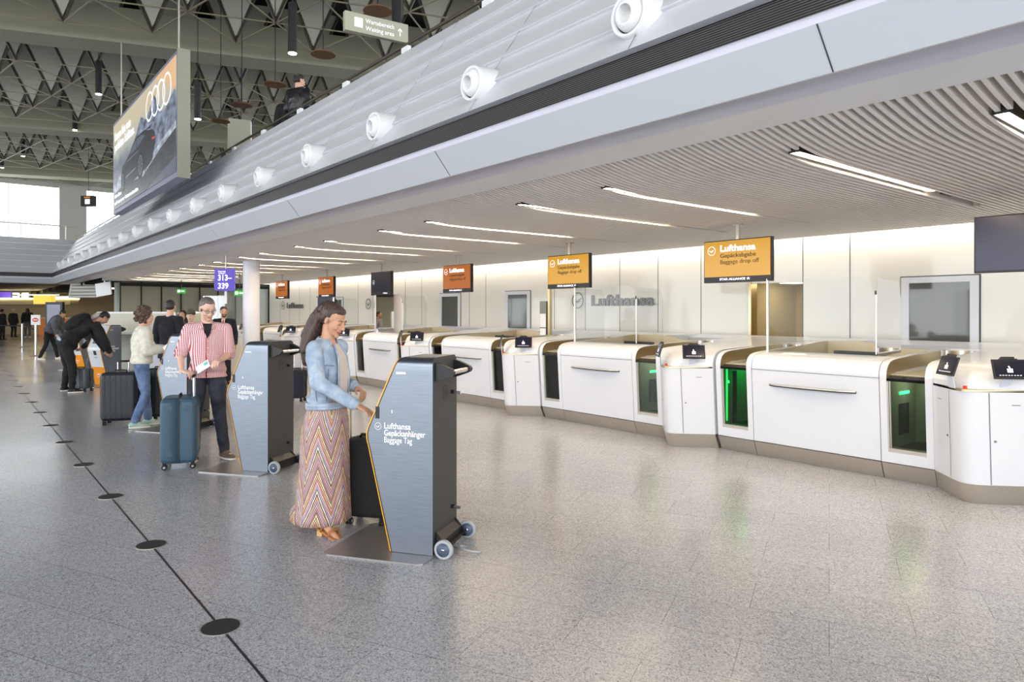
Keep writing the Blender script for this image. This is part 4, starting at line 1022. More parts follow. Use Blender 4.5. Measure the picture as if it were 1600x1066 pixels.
# ================================================================== PEOPLE
def V(*a): return Vector(a)
class PB(MB):
    def ell(s, c, r, T=None, n=16, k=10):
        vs = []; 
        for j in range(1, k):
            p = math.pi*j/k
            for i in range(n):
                q = 2*math.pi*i/n; vs.append((c[0]+r[0]*math.sin(p)*math.cos(q), c[1]+r[1]*math.sin(p)*math.sin(q), c[2]+r[2]*math.cos(p)))
        vs += [(c[0],c[1],c[2]+r[2]),(c[0],c[1],c[2]-r[2])]; N = len(vs)
        fs = [(j*n+i,(j+1)*n+i,(j+1)*n+(i+1)%n,j*n+(i+1)%n) for j in range(k-2) for i in range(n)]
        fs += [(N-2,i,(i+1)%n) for i in range(n)]+[(N-1,(k-2)*n+(i+1)%n,(k-2)*n+i) for i in range(n)]
        return s.add(vs, fs, 'white', True, T)
    def ring_loft(s, rings, n=20, T=None, pw=1.0):
        """rings: (centre, right, forward, rx, ry)"""
        vs = []
        for c, r, f, rx, ry in rings:
            for i in range(n):
                q = 2*math.pi*i/n; cx, sy = math.cos(q), math.sin(q)
                cx = math.copysign(abs(cx)**pw, cx); sy = math.copysign(abs(sy)**pw, sy); vs.append(c+r*(rx*cx)+f*(ry*sy))
        m = len(rings); fs = [(j*n+i,j*n+(i+1)%n,(j+1)*n+(i+1)%n,(j+1)*n+i) for j in range(m-1) for i in range(n)]
        fs += [tuple(range(n))[::-1], tuple(range((m-1)*n, m*n))]
        return s.add(vs, fs, 'white', True, T)
    def cap(s, p0, r0, p1, r1, T=None, n=14, mid=None):
        p0 = Vector(p0); p1 = Vector(p1); a = p1-p0; L = a.length
        if L < 1e-5: return s.ell(p0, (r0,)*3, T)
        a /= L; u = a.orthogonal().normalized(); w = a.cross(u); rings = []
        for q in (-80,-50,-25): rings.append((p0+a*(r0*math.sin(R(q))), u, w, r0*math.cos(R(q)), r0*math.cos(R(q))))
        rings.append((p0, u, w, r0, r0))
        if mid: rings.append((p0+a*(L*.35), u, w, mid, mid))
        rings.append((p1, u, w, r1, r1))
        for q in (25,50,80): rings.append((p1+a*(r1*math.sin(R(q))), u, w, r1*math.cos(R(q)), r1*math.cos(R(q))))
        return s.ring_loft(rings, n, T)
def remesh(pb, name, mats, parent, voxel=.006, smooth=4, amp=0, freq=(9,9,5), seed=0, regions=None, kind=None):
    """fuse overlapping closed shapes into one continuous surface"""
    me = bpy.data.meshes.new('tmp'); me.from_pydata([tuple(v) for v in pb.v], [], pb.f)
    bm = bmesh.new(); bm.from_mesh(me); bmesh.ops.recalc_face_normals(bm, faces=bm.faces); bm.to_mesh(me); bm.free()
    o = bpy.data.objects.new('tmp', me)
    r = o.modifiers.new('r', 'REMESH'); r.mode = 'VOXEL'; r.voxel_size = voxel; r.use_smooth_shade = True
    q = o.modifiers.new('s', 'SMOOTH'); q.factor = .5; q.iterations = smooth
    out = evaluated_mesh(o); out.name = name; bpy.data.meshes.remove(me)
    if amp:
        nv = len(out.vertices); co = np.empty(nv*3); no = np.empty(nv*3)
        out.vertices.foreach_get('co', co); out.vertex_normals.foreach_get('vector', no); co = co.reshape(-1,3); no = no.reshape(-1,3)
        ds = np.empty(nv)
        for i in range(nv):
            c = co[i]; p = Vector((c[0]*freq[0]+seed, c[1]*freq[1], c[2]*freq[2])); ds[i] = noise.noise(p)+.5*noise.noise(p*2.3)
        co = co+no*(amp*ds)[:,None]; out.vertices.foreach_set('co', co.ravel())
    out.materials.clear()
    for m in mats: out.materials.append(M[m])
    if regions:
        idx = np.zeros(len(out.polygons), dtype=np.int32); cen = np.empty(len(out.polygons)*3); out.polygons.foreach_get('center', cen); cen = cen.reshape(-1,3)
        regions(cen, idx); out.polygons.foreach_set('material_index', idx)
    out.polygons.foreach_set('use_smooth', [True]*len(out.polygons)); out.update()
    ob = bpy.data.objects.new(name, out); C.objects.link(ob); ob.parent = parent
    return ob
def hand(pb, wrist, fwd, palm, curl=(.3,.35,.4,.45), side=1, sc=1.0, thumb=.5):
    """five fingers on a palm; fwd: finger direction, palm: palm normal, side: +1 thumb towards fwd x palm"""
    f = Vector(fwd).normalized(); p = Vector(palm); p = (p-f*p.dot(f)).normalized(); s_ = f.cross(p)*side
    w = Vector(wrist); k = sc
    pb.ring_loft([(w-f*.02*k, s_, p, .024*k, .018*k),(w+f*.01*k, s_, p, .026*k, .018*k),(w+f*.045*k, s_, p, .038*k, .016*k),(w+f*.085*k, s_, p, .041*k, .013*k),(w+f*.093*k, s_, p, .036*k, .009*k)], 14)
    for i, (off, L) in enumerate(((.031,.070),(.0105,.080),(-.0105,.074),(-.031,.058))):
        a = w+f*(.086+.004*(1-abs(i-1.2)*.6))*k+s_*off*k; d = f.copy(); c = curl[i]; r = .0092*k if i < 3 else .0080*k
        for j, fr in enumerate((.45,.30,.25)):
            d = (d*math.cos(c)+p*math.sin(c)).normalized() if j == 0 else (d+p*math.tan(min(c,1.2))*.9).normalized()
            b = a+d*(L*fr*k); pb.cap(a, r, b, r*.92, n=8); a = b; r *= .92
            p2 = p
    a = w+f*.022*k+s_*.026*k; d = (f*.72+s_*.62+p*thumb*.6).normalized(); b = a+d*.042*k; pb.cap(a, .0145*k, b, .011*k, n=8)
    d = (f*.9+s_*.15+p*thumb*.5).normalized(); pb.cap(b, .011*k, b+d*.034*k, .0088*k, n=8)
TORSO = [(-.13,.10,.085),(-.05,.160,.112),(.04,.170,.122),(.18,.152,.108),(.34,.142,.102),(.52,.155,.113),(.70,.172,.118),(.84,.165,.105),(.93,.118,.082),(1.0,.066,.060),(1.05,.054,.055)]
def head_prims(pb, T, female=False):
    e = pb.ell
    e((0,-.018,.034),(.073,.094,.080),T,24,14); e((0,.030,-.020),(.058,.060,.082),T,20,12); e((0,.034,-.072),(.046 if not female else .041,.048,.038),T); e((0,.074,-.098),(.020,.016,.016),T)
    for x in (-1,1):
        e((x*.036,.062,-.034),(.021,.022,.021),T); e((x*.077,-.006,-.008),(.0065,.015 if female else .018,.026 if female else .031),T); e((x*.074,-.002,-.02),(.01,.011,.013),T)
        e((x*.030,.078,.004),(.0145,.012,.010),T); e((x*.010,.100,-.034),(.008,.010,.007),T); e((x*.026,.079,.021),(.022,.012,.008),T)
    pb.cap(T @ V(0,.086,.016), .008, T @ V(0,.110,-.028), .0105, n=10)
    e((0,.085,-.0605),(.025,.010,.0055),T); e((0,.083,-.069),(.021,.010,.006),T); e((0,.080,-.050),(.024,.012,.012),T)
def head_regions(Tinv, closed=False, beard=False):
    A = np.array(Tinv.to_3x3()); t_ = np.array(Tinv.translation)
    def fn(c, idx):
        q = c @ A.T + t_; x, y, z = q[:,0], q[:,1], q[:,2]; ax = np.abs(x)
        zb = z+.12*np.abs(ax-.028)
        if not closed: idx[(y > .05)&(zb > .0225)&(zb < .028)&(ax > .014)&(ax < .044)] = 2
        idx[(y > .082)&(ax < .023)&(z-.10*ax > -.073)&(z-.10*ax < -.058)] = 1
        h = .0035 if closed else .0065
        ey = ((ax-.030)/.0135)**2+((z-.003)/h)**2 < 1
        if not closed: idx[ey&(y > .07)] = 3
        if not closed: idx[(((ax-.030)/.006)**2+((z-.003)/h)**2 < 1)&(y > .07)] = 2
        if beard: idx[(y > .02)&(z < -.045)&(z > -.125)&~((y > .082)&(ax < .024)&(z > -.077)&(z < -.056))&(ax < .07)] = 4
    return fn
for nm, c in (('skin_fair',(214,170,146)),('skin_tan',(196,148,118)),('skin_light',(222,182,160)),('skin_far',(190,145,120))): M[nm] = mat(nm, c, .5, sub=.08)
M['lip'] = mat('lip', (186,124,110), .5); M['lip_woman'] = mat('lip_woman', (180,98,90), .4); M['brow'] = mat('brow', (56,42,36), .7); M['eye_white'] = mat('eye_white', (226,222,218), .3)
M['stubble'] = mat('stubble', (208,166,146), .6); M['stubble_dark'] = mat('stubble_dark', (96,72,60), .7)
def hairmat(nm, c1, c2, sc=(60,60,6)):
    m = M[nm] = mat(nm, c1, .45); t = NT(m); n = t.n('TexNoise'); n.inputs['Scale'].default_value = 1; n.inputs['Detail'].default_value = 5; t.l(t.coord('Object', sc), n.inputs['Vector'])
    t.l(t.ramp(n.outputs['Fac'], [(.32,c1),(.66,c2)]), t.p.inputs['Base Color']); b = t.n('Bump'); b.inputs['Strength'].default_value = .8; b.inputs['Distance'].default_value = .008; t.l(n.outputs['Fac'], b.inputs['Height']); t.l(b.outputs[0], t.p.inputs['Normal'])
hairmat('hair_brown', (34,25,22), (92,70,60), (110,110,7)); hairmat('hair_dark', (22,19,20), (66,58,56)); hairmat('hair_grey', (52,50,50), (136,130,126), (120,120,120)); hairmat('hair_curly', (44,32,28), (112,84,68), (70,70,70)); hairmat('hair_black', (16,14,14), (44,38,36), (80,80,80))
def clothmat(nm, c1, c2, sc=14, bump=.35, rough=.9):
    m = M[nm] = mat(nm, c1, rough); t = NT(m); n = t.n('TexNoise'); n.inputs['Scale'].default_value = sc; n.inputs['Detail'].default_value = 5; t.l(t.coord('Object'), n.inputs['Vector'])
    t.l(t.ramp(n.outputs['Fac'], [(.35,c1),(.65,c2)]), t.p.inputs['Base Color'])
    n2 = t.n('TexNoise'); n2.inputs['Scale'].default_value = 320; t.l(t.coord('Object'), n2.inputs['Vector']); b = t.n('Bump'); b.inputs['Strength'].default_value = bump; b.inputs['Distance'].default_value = .004; t.l(n2.outputs['Fac'], b.inputs['Height']); t.l(b.outputs[0], t.p.inputs['Normal'])
clothmat('denim_light', (146,163,184), (180,193,206), 16); clothmat('jeans', (78,98,134), (112,134,168), 9); clothmat('dark_jeans', (44,46,56), (62,64,74), 12); clothmat('cream_wool', (212,206,190), (232,228,214), 20, .7)
clothmat('suit_black', (20,21,27), (34,35,42), 10); clothmat('black_cloth', (20,20,22), (36,36,38), 8); clothmat('grey_cloth', (70,74,80), (96,100,106), 8); clothmat('olive_cloth', (66,66,56), (92,92,80), 8); clothmat('pink_grey', (176,164,162), (196,186,182), 8)
M['black_leather'] = mat('black_leather', (24,24,26), .35, bump=.3, bscale=40)
M['shoe_brown'] = mat('shoe_brown', (110,96,80), .7); M['shoe_black'] = mat('shoe_black', (22,20,20), .4); M['sole_white'] = mat('sole_white', (222,216,204), .6); M['sneaker_mint'] = mat('sneaker_mint', (160,186,172), .7); M['tan_leather'] = mat('tan_leather', (176,116,64), .5); M['tan_heel'] = mat('tan_heel', (206,160,106), .5); M['shoe_tan'] = mat('shoe_tan', (128,84,54), .6); M['gold'] = mat('gold', (220,180,90), .25, 1); M['paper'] = mat('paper', (240,240,238), .6); M['paper_blue'] = mat('paper_blue', (120,190,190), .6); M['tie_red'] = mat('tie_red', (170,36,40), .5); M['shirt_white'] = mat('shirt_white', (230,230,234), .7)
# checked shirt
m = M['check_shirt'] = mat('check_shirt', (200,120,120), .85); t = NT(m); q = t.sep(t.coord('Object'))
fx = t.math('GREATER_THAN', t.math('FRACT', t.math('MULTIPLY', t.math('ADD', q[0], t.math('MULTIPLY', q[1], .35)), 62)), .55); fz = t.math('GREATER_THAN', t.math('FRACT', t.math('MULTIPLY', q[2], 58)), .5)
s_ = t.math('MULTIPLY', t.math('ADD', fx, fz), .5); t.l(t.ramp(t.math('ADD', t.math('MULTIPLY', fx, .62), t.math('MULTIPLY', fz, .30)), [(0,(236,226,228)),(.25,(230,204,206)),(.55,(204,100,98)),(.85,(176,70,76))], 'CONSTANT'), t.p.inputs['Base Color'])
# zigzag skirt
m = M['zigzag'] = mat('zigzag', (200,170,160), .85); t = NT(m); q = t.sep(t.coord('UV'))
zg = t.math('MULTIPLY', t.math('ABSOLUTE', t.math('SUBTRACT', t.math('FRACT', t.math('MULTIPLY', q[0], 6)), .5)), .52)
w = t.math('FRACT', t.math('MULTIPLY', t.math('ADD', q[1], zg), 3.2))
col = t.ramp(w, [(0,(240,236,222)),(.07,(40,36,40)),(.10,(186,160,176)),(.22,(214,196,200)),(.28,(190,134,112)),(.38,(214,180,160)),(.45,(60,50,54)),(.48,(238,226,180)),(.55,(44,40,42)),(.58,(176,132,136)),(.70,(206,168,162)),(.76,(168,150,170)),(.86,(214,170,140)),(.95,(50,44,46))], 'CONSTANT')
ck = t.n('TexChecker'); ck.inputs['Scale'].default_value = 1; mp = t.n('Mapping'); mp.inputs['Scale'].default_value = (150,78,1); tc = t.n('TexCoord'); t.l(tc.outputs['UV'], mp.inputs[0]); t.l(mp.outputs[0], ck.inputs['Vector']); ck.inputs['Color1'].default_value = (1.1,1.08,1.0,1); ck.inputs['Color2'].default_value = (.34,.31,.32,1)
t.l(t.mix(.62, col, ck.outputs['Color'], 'MULTIPLY'), t.p.inputs['Base Color'])

def person(lab, loc, heading, J, top='black_cloth', bottom='black_cloth', skin='skin_fair', hair='short', hairc='hair_dark', shoe='shoe_black', sole=None, voxel=.010, sleeve=1.0, hscale=1.0, build=1.0, belly=0, tall=1.0,
           female=False, closed=False, lip='lip', beard=None, long_top=.0, toplow=-.12, hands=None, extra=None, group='people in the hall', legs=True, amp=.006, top_inf=.014, untuck=.0, label_more=None):
    t = thing('person', lab, 'person', loc, heading, group)
    P, W_, N_ = Vector(J['pelvis']), Vector(J['waist']), Vector(J['neck']); H = Vector(J['head']); hy, hp = J.get('head_rot', (0,0)); tw = J.get('twist', 0)
    TH = Matrix.Translation(H) @ Matrix.Rotation(hy,4,'Z') @ Matrix.Rotation(hp,4,'X') @ Matrix.Scale(hscale,4)
    def sp(u):
        u_ = max(-.2, min(1.1, u)); a, b, c = P, W_*2-(P+N_)/2, N_
        p = a*(1-u_)**2+b*2*u_*(1-u_)+c*u_*u_; d = ((b-a)*(1-u_)+(c-b)*u_).normalized(); return p, d
    def rings(inf=0, lo=-9, hi=9, ymul=1):
        out = []
        for u, rx, ry in TORSO:
            if u < lo or u > hi: continue
            p, d = sp(u); r = Matrix.Rotation(tw*max(0,min(1,u)),3,'Z') @ V(1,0,0); f = d.cross(r).normalized()
            bl = belly*math.exp(-((u-.2)/.25)**2); out.append((p+f*bl*.6, r, f, rx*build+inf, (ry*build+inf+bl*.6)*ymul))
        return out
    sh = [Vector(J['sh'][i]) for i in (0,1)]; el = [Vector(J['el'][i]) for i in (0,1)]; wr = [Vector(J['wr'][i]) for i in (0,1)]
    hp_ = [Vector(J['hip'][i]) for i in (0,1)]; kn = [Vector(J['kn'][i]) for i in (0,1)]; an = [Vector(J['an'][i]) for i in (0,1)]; td = [Vector(J['toe'][i]) for i in (0,1)]
    b = PB(); b.ring_loft(rings()); head_prims(b, TH, female)
    b.cap(TH @ V(0,-.022,-.06), .050*(.86 if female else 1.05)*hscale, N_-(N_-W_).normalized()*.02, .056*(.9 if female else 1.05))
    k = build
    for i in (0,1):
        b.cap(sh[i], .050*k, el[i], .038*k, mid=.047*k); b.cap(el[i], .038*k, wr[i], .025, mid=.036*k)
        b.cap(hp_[i], .085*k, kn[i], .053, mid=.078*k); b.cap(kn[i], .052, an[i], .034, mid=.052)
        f = td[i].normalized(); b.cap(an[i]+V(0,0,-.02)-f*.03, .030, an[i]+f*.13+V(0,0,-.045+min(0,td[i].z)*.1), .022)
        h = (hands or {}).get(i); 
        if h is None: h = dict(fwd=(wr[i]-el[i]), palm=V(-1 if i else 1,0,.0) if abs((wr[i]-el[i]).normalized().z) > .5 else V(0,0,-1), side=(-1 if i else 1))
        hand(b, wr[i]+Vector(h['fwd']).normalized()*.012, h['fwd'], h['palm'], h.get('curl',(.35,.4,.45,.5)), h.get('side',1), .92 if female else 1.0, h.get('thumb',.5))
    mats = [skin, lip, 'brow', 'eye_white', beard or skin]
    remesh(b, 'body', mats, t, voxel, 3, regions=head_regions(TH.inverted(), closed, bool(beard)))
    # upper garment
    c = PB(); rr = rings(top_inf, toplow, .97)
    p0, d0 = sp(toplow+.02)
    if long_top:   # skirt of the garment hangs straight below the waist
        r = V(1,0,0); rr = [(P+V(0,0,-long_top), r, V(0,1,0), .175*k+top_inf+untuck, .125*k+top_inf+untuck+belly*.4)]+[q for q in rings(top_inf+untuck*.5, -.06, .97)]
    c.ring_loft(rr, 24)
    for i in (0,1):
        c.cap(sh[i], .062*k+top_inf*.6, el[i], .047*k+top_inf, mid=.056*k+top_inf)
        if sleeve >= 1: c.cap(el[i], .047*k+top_inf, wr[i]-(wr[i]-el[i]).normalized()*.015, .032+top_inf*.8, mid=.044*k+top_inf)
        elif sleeve > .6: c.cap(el[i], .047*k+top_inf, el[i].lerp(wr[i], (sleeve-.5)*2), .042+top_inf)
        if sleeve < 1: 
            e_ = el[i]; a_ = (e_-sh[i]).normalized(); c.cap(e_-a_*.03, .052*k+top_inf, e_-a_*.0, .050*k+top_inf)
        c.cap(N_+V(0,0,-.045), .07*k+top_inf*.5, sh[i], .058*k+top_inf*.6)
    remesh(c, 'upper_garment', [top], t, max(voxel*.9,.006), 4, amp=amp, seed=len(lab))
    if legs:
        g = PB(); g.ring_loft(rings(.012, -9, .22))
        for i in (0,1):
            g.cap(hp_[i], .094*k, kn[i], .066*k, mid=.088*k); g.cap(kn[i], .066*k, an[i]+(kn[i]-an[i]).normalized()*.02, .055, mid=.062*k)
        remesh(g, 'trousers', [bottom], t, max(voxel*.9,.007), 3, amp=amp*.9, freq=(8,8,12), seed=3)
    for i in (0,1):
        if shoe is None: break
        f = td[i].normalized(); fl = V(f.x,f.y,0).normalized() if abs(f.z) < .9 else V(0,1,0); s_ = PB(); up = V(0,0,1); a = an[i]; rg = V(fl.y,-fl.x,0)
        pit = math.atan2(f.z, math.hypot(f.x,f.y)); RT = Matrix.Translation(a) @ Matrix.Rotation(math.atan2(-fl.x,fl.y),4,'Z') @ Matrix.Rotation(pit,4,'X')
        s_.ell((0,-.025,-.035),(.042,.052,.045),RT); s_.ell((0,.08,-.052),(.048,.11,.032),RT); s_.cap(RT @ V(0,0,-.01), .042, RT @ V(0,.07,-.04), .036)
        sh_o = remesh(s_, 'shoe', [shoe], t, max(voxel*.8,.006), 2)
        m_ = MB(); ol = [(.036*math.sin(2*math.pi*q/20)*(1.1 if math.cos(2*math.pi*q/20) > 0 else .95), .062+.135*math.cos(2*math.pi*q/20)*(1 if math.cos(2*math.pi*q/20) > 0 else .98)) for q in range(20)]
        m_.prism([(x*1.32,y-.002) for x, y in ol], -.080, -.060, sole or shoe, 'z', T=RT); m_.build('sole', sh_o)
    # hair
    h = PB()
    if hair == 'short':
        h.ell((0,-.026,.044),(.079,.096,.080),TH,20,12); h.ell((0,-.05,.0),(.076,.070,.062),TH)
    elif hair == 'thin':
        h.ell((0,-.028,.043),(.0775,.095,.080),TH,20,12); h.ell((0,.03,.090),(.045,.040,.022),TH); h.ell((0,-.045,.0),(.0785,.075,.058),TH)
    elif hair == 'curly':
        rnd = random.Random(5)
        h.ell((0,-.035,.02),(.105,.105,.115),TH)
        for i in range(70):
            a = rnd.uniform(0,6.28); z = rnd.uniform(-.9,1); rr_ = math.sqrt(1-z*z); x, y, z = .105*rr_*math.cos(a), -.035+.11*rr_*math.sin(a), .015+.12*z
            if y > .045 and z < .06: continue
            h.ell((x,y,z),(.022,.022,.022),TH,8,6)
    elif hair == 'long':
        h.ell((0,-.03,.04),(.084,.098,.086),TH); 
        for x in (-1,1): h.cap(TH @ V(x*.066,-.02,.03), .03, TH @ V(x*.075,-.02,-.16), .035)
        h.cap(TH @ V(0,-.07,.0), .07, TH @ V(0,-.08,-.18), .06)
    elif hair == 'ponytail':
        h.ell((0,-.032,.044),(.080,.092,.083),TH,24,14); h.ell((0,.004,.078),(.062,.068,.038),TH); h.ell((0,-.055,.0),(.074,.062,.060),TH)
        for p0_, r0_, p1_, r1_ in (((0,-.080,.080),.040,(0,-.122,.03),.044),((0,-.122,.03),.044,(.0,-.142,-.06),.056),((.0,-.142,-.06),.056,(.0,-.148,-.18),.060),((.0,-.148,-.18),.060,(0,-.130,-.30),.052),((0,-.130,-.30),.052,(0,-.10,-.40),.026)):
            h.cap(TH @ Vector(p0_), r0_, TH @ Vector(p1_), r1_)
        for x in (-1,1): h.cap(TH @ V(x*.035,-.10,0), .03, TH @ V(x*.045,-.11,-.30), .022)
    elif hair == 'cap':
        h.ell((0,-.016,.05),(.082,.098,.080),TH); h.ell((0,.095,.048),(.06,.05,.012),TH)
    remesh(h, 'hair' if hair != 'cap' else 'cap', [hairc], t, max(voxel*.8,.005), 2, amp={'curly':.008,'ponytail':.003,'long':.005}.get(hair,.002), freq=(90,90,9) if hair != 'curly' else (70,70,70))
    if extra: extra(t, TH, sp, dict(sh=sh, el=el, wr=wr, N=N_, P=P))
    return t
def standing(h=1.75, lean=0, arms='down', stride=.0, wide=.1):
    k = h/1.75
    def v(x, y, z): return (x*k, y*k, z*k)
    J = dict(pelvis=v(0,0,.95), waist=v(0,lean*.4,1.16), neck=v(0,lean,1.455), head=v(0,lean+.035,1.628),
        sh=[v(-.185,lean-.01,1.405), v(.185,lean-.01,1.405)], el=[v(-.235,lean-.03,1.13), v(.235,lean-.03,1.13)], wr=[v(-.25,lean+.04,.89), v(.25,lean+.04,.89)],
        hip=[v(-.088,0,.91), v(.088,0,.91)], kn=[v(-wide-.0,stride*.5+.03,.50), v(wide,-stride*.3+.03,.50)], an=[v(-wide-.02,stride,.085), v(wide+.02,-stride,.085)], toe=[V(-.15,1,0), V(.15,1,0)])
    return J

# ---- the woman at the nearest machine
J = standing(1.62)
J.update(pelvis=(0,-.02,.935), waist=(0,.01,1.10), neck=(0,.005,1.385), head=(0,.060,1.535), head_rot=(R(4),R(-24)), sh=[(-.145,.0,1.33),(.145,.01,1.33)], el=[(-.20,-.10,1.11),(.215,.10,1.10)], wr=[(-.20,.10,1.03),(.09,.335,.945)],
    hip=[(-.08,0,.87),(.08,0,.87)], kn=[(-.08,-.02,.48),(.09,.05,.49)], an=[(-.10,-.29,.135),(.10,.07,.11)], toe=[V(-.1,1,-.55), V(.1,1,-.35)])
def face_lines(t, TH, smile, brow):
    for x in (-1,1):
        m = MB(); m.tube([TH @ V(x*u, y, z) for u, y, z in ((.013,.0915,.0235),(.022,.0925,.0285),(.034,.087,.030),(.046,.075,.0235))], .0022, brow, 6); m.build('eyebrow', t)
        m = MB(); m.tube([TH @ V(x*u, y, z) for u, y, z in ((.0175,.0862,.0035),(.024,.0895,-.001),(.031,.0905,-.003),(.038,.0875,-.001),(.0445,.0815,.004))], .0013, 'brow', 6); m.build('eyelid_line', t)
    m = MB(); k = .004 if smile else 0; m.tube([TH @ V(x, y, z) for x, y, z in ((-.028,.0765,-.0645+k*1.6),(-.018,.0875,-.0655+k*.4),(0,.0945,-.0665-k*.4),(.018,.0875,-.0655+k*.4),(.028,.0765,-.0645+k*1.6))], .0013, 'mouth_line', 6); m.build('mouth_line', t)
M['mouth_line'] = mat('mouth_line', (120,56,52), .5)
def woman_extra(t, TH, sp, j):
    face_lines(t, TH, True, 'brow')
    # skirt: lofted cloth with folds and a flared hem
    n = 96; zs = [(.955,.125,.095,0),(.915,.140,.110,0),(.88,.164,.130,0),(.80,.182,.150,-.01),(.65,.190,.160,-.02),(.5,.192,.165,-.02),(.35,.196,.175,-.03),(.2,.202,.185,-.035),(.12,.208,.198,-.045),(.075,.212,.205,-.05)]
    m = MB(); uv = []; vs = []
    for j_, (z, rx, ry, yo) in enumerate(zs):
        fold = max(0,(.93-z))*.030
        for i in range(n+1):
            q = 2*math.pi*i/n; f = 1+fold*(math.sin(q*9+z*1.2)+.5*math.sin(q*17+1+z*2))/.5*.5/ (rx*5)
            zz = z; 
            back = max(0,-math.sin(q)-.3)
            if z < .3: zz += back*.06*(1-z/.3)
            vs.append((rx*f*math.cos(q), ry*f*math.sin(q)+yo-(back*.06 if z < .13 else 0), zz)); uv.append((i/n, z))
    fs = [(a*(n+1)+i, a*(n+1)+i+1, (a+1)*(n+1)+i+1, (a+1)*(n+1)+i) for a in range(len(zs)-1) for i in range(n)]
    m.add(vs, fs, 'zigzag', True); m.uv = uv; o = m.build('long_skirt', t); so = o.modifiers.new('s','SOLIDIFY'); so.thickness = .004
    # collar, hem band, cuffs, pocket seams of the denim jacket
    c = PB(); p, d = sp(.965)
    for i in range(18):
        a = R(-55+ -250*i/17+ 0); 
    A = []; B = []; N = 22
    for i in range(N+1):
        q = R(125)+R(290)*i/N; A.append((.070*math.cos(q), .066*math.sin(q)+.006, 1.375-.012*math.sin(q))); B.append((.092*math.cos(q), .094*math.sin(q)+.004-.0, 1.355-.030*math.sin(q)))
    m = MB(); A = [(x,y,z+.03) for x,y,z in A]; m.strip(A, B, 'denim_light', True); o = m.build('collar', t); so = o.modifiers.new('s','SOLIDIFY'); so.thickness = .006
    m = MB(); N = 40; k = [(.172,.135,.895),(.174,.138,.915),(.170,.134,.945)]; R_ = [[(rx*math.cos(2*math.pi*i/N), ry*math.sin(2*math.pi*i/N)+.0, z) for i in range(N)] for rx, ry, z in k]
    for a, b in zip(R_, R_[1:]): m.strip(a, b, 'denim_light', True, close=True)
    o = m.build('hem_band', t); so = o.modifiers.new('s','SOLIDIFY'); so.thickness = .008
    for i in (0,1):
        a = (j['wr'][i]-j['el'][i]).normalized(); m = MB(); m.cyl(j['wr'][i]-a*.055, j['wr'][i]-a*.005, .043, .044, 'denim_light', 24, caps=False); o = m.build('cuff', t); so = o.modifiers.new('s','SOLIDIFY'); so.thickness = .005
    # patterned blouse in the open jacket front
    m = MB(); pts = [(-.028,.088,1.36),(.028,.088,1.36),(.046,.140,1.27),(.052,.152,1.15),(.048,.146,1.0),(-.048,.146,1.0),(-.052,.152,1.15),(-.046,.140,1.27)]
    m.add(pts, [(0,1,2,7),(7,2,3,6),(6,3,4,5)], 'blouse', True); m.build('blouse_front', t)
    for x in (-.05,.05):
        m = MB(); m.tube([(x*.6,.092,1.36),(x,.146,1.27),(x*1.12,.158,1.15),(x*1.08,.152,.95)], .007, 'denim_light'); m.build('jacket_placket', t)
    for pts in ([(.16,.075,1.22),(.12,.115,1.215),(.085,.135,1.21)],[(.155,.0,1.19),(.150,.04,.96)],[(.11,.112,1.19),(.125,.105,.96)]):
        m = MB(); m.tube(pts, .003, 'denim_seam', 6); m.build('jacket_seam', t)
    # sandals with block heels
    for i, (a, pit) in enumerate((((-.10,-.29,.135),-30),((.10,.07,.11),-18))):
        RT = Matrix.Translation(a) @ Matrix.Rotation(R(5 if i == 0 else -5),4,'Z') @ Matrix.Rotation(R(pit),4,'X'); s_ = thing
        m = MB(); m.prism([(-.034,-.05),(.034,-.05),(.042,.06),(.048,.13),(.03,.19),(-.03,.19),(-.044,.13),(-.036,.06)], -.075, -.062, 'tan_leather', 'z', T=RT); o = m.build('sandal', t)
        m = MB(); m.prism([(-.028,-.045),(.028,-.045),(.028,.0),(-.028,.0)], -.135 if i == 0 else -.132, -.074, 'tan_heel', 'z', T=Matrix.Translation(a) @ Matrix.Rotation(R(pit if i == 0 else -4),4,'X')); m.build('block_heel', o)
        m = MB()
        for yy, r1 in ((.02,.04),(.10,.045)): m.tube([RT @ V(-r1,yy,-.07), RT @ V(-r1*.9,yy,-.03), RT @ V(0,yy,-.008 if yy < .05 else -.028), RT @ V(r1*.9,yy,-.03), RT @ V(r1,yy,-.07)], .009, 'tan_leather', 6)
        m.build('strap', o)
    m = MB(); a = (j['wr'][0]-j['el'][0]).normalized(); m.cyl(j['wr'][0]-a*.004, j['wr'][0]+a*.004, .030, .030, 'gold', 20, caps=False); m.build('bracelet', t)
M['denim_seam'] = mat('denim_seam', (110,126,148), .8)
M['blouse'] = mat('blouse', (206,190,178), .8, bump=.4, bscale=90)
hand_w = {0: dict(fwd=V(.15,.9,-.35), palm=V(.35,-.2,-1), side=-1, curl=(1.0,1.0,1.0,1.0), thumb=.8), 1: dict(fwd=V(-.15,.9,-.35), palm=V(0,-.3,-1), side=1, curl=(.25,.3,.35,.4))}
person('woman in light denim jacket and zigzag maxi skirt smiling down at the nearest machine', G(511,5.02), yaw(.90,-.44), J, top='denim_light', skin='skin_tan', hair='ponytail', hairc='hair_brown', shoe=None, voxel=.0045, build=.86, female=True, closed=True, lip='lip_woman', hands=hand_w, extra=woman_extra, legs=False, amp=.009, top_inf=.012, toplow=-.075, hscale=.98)

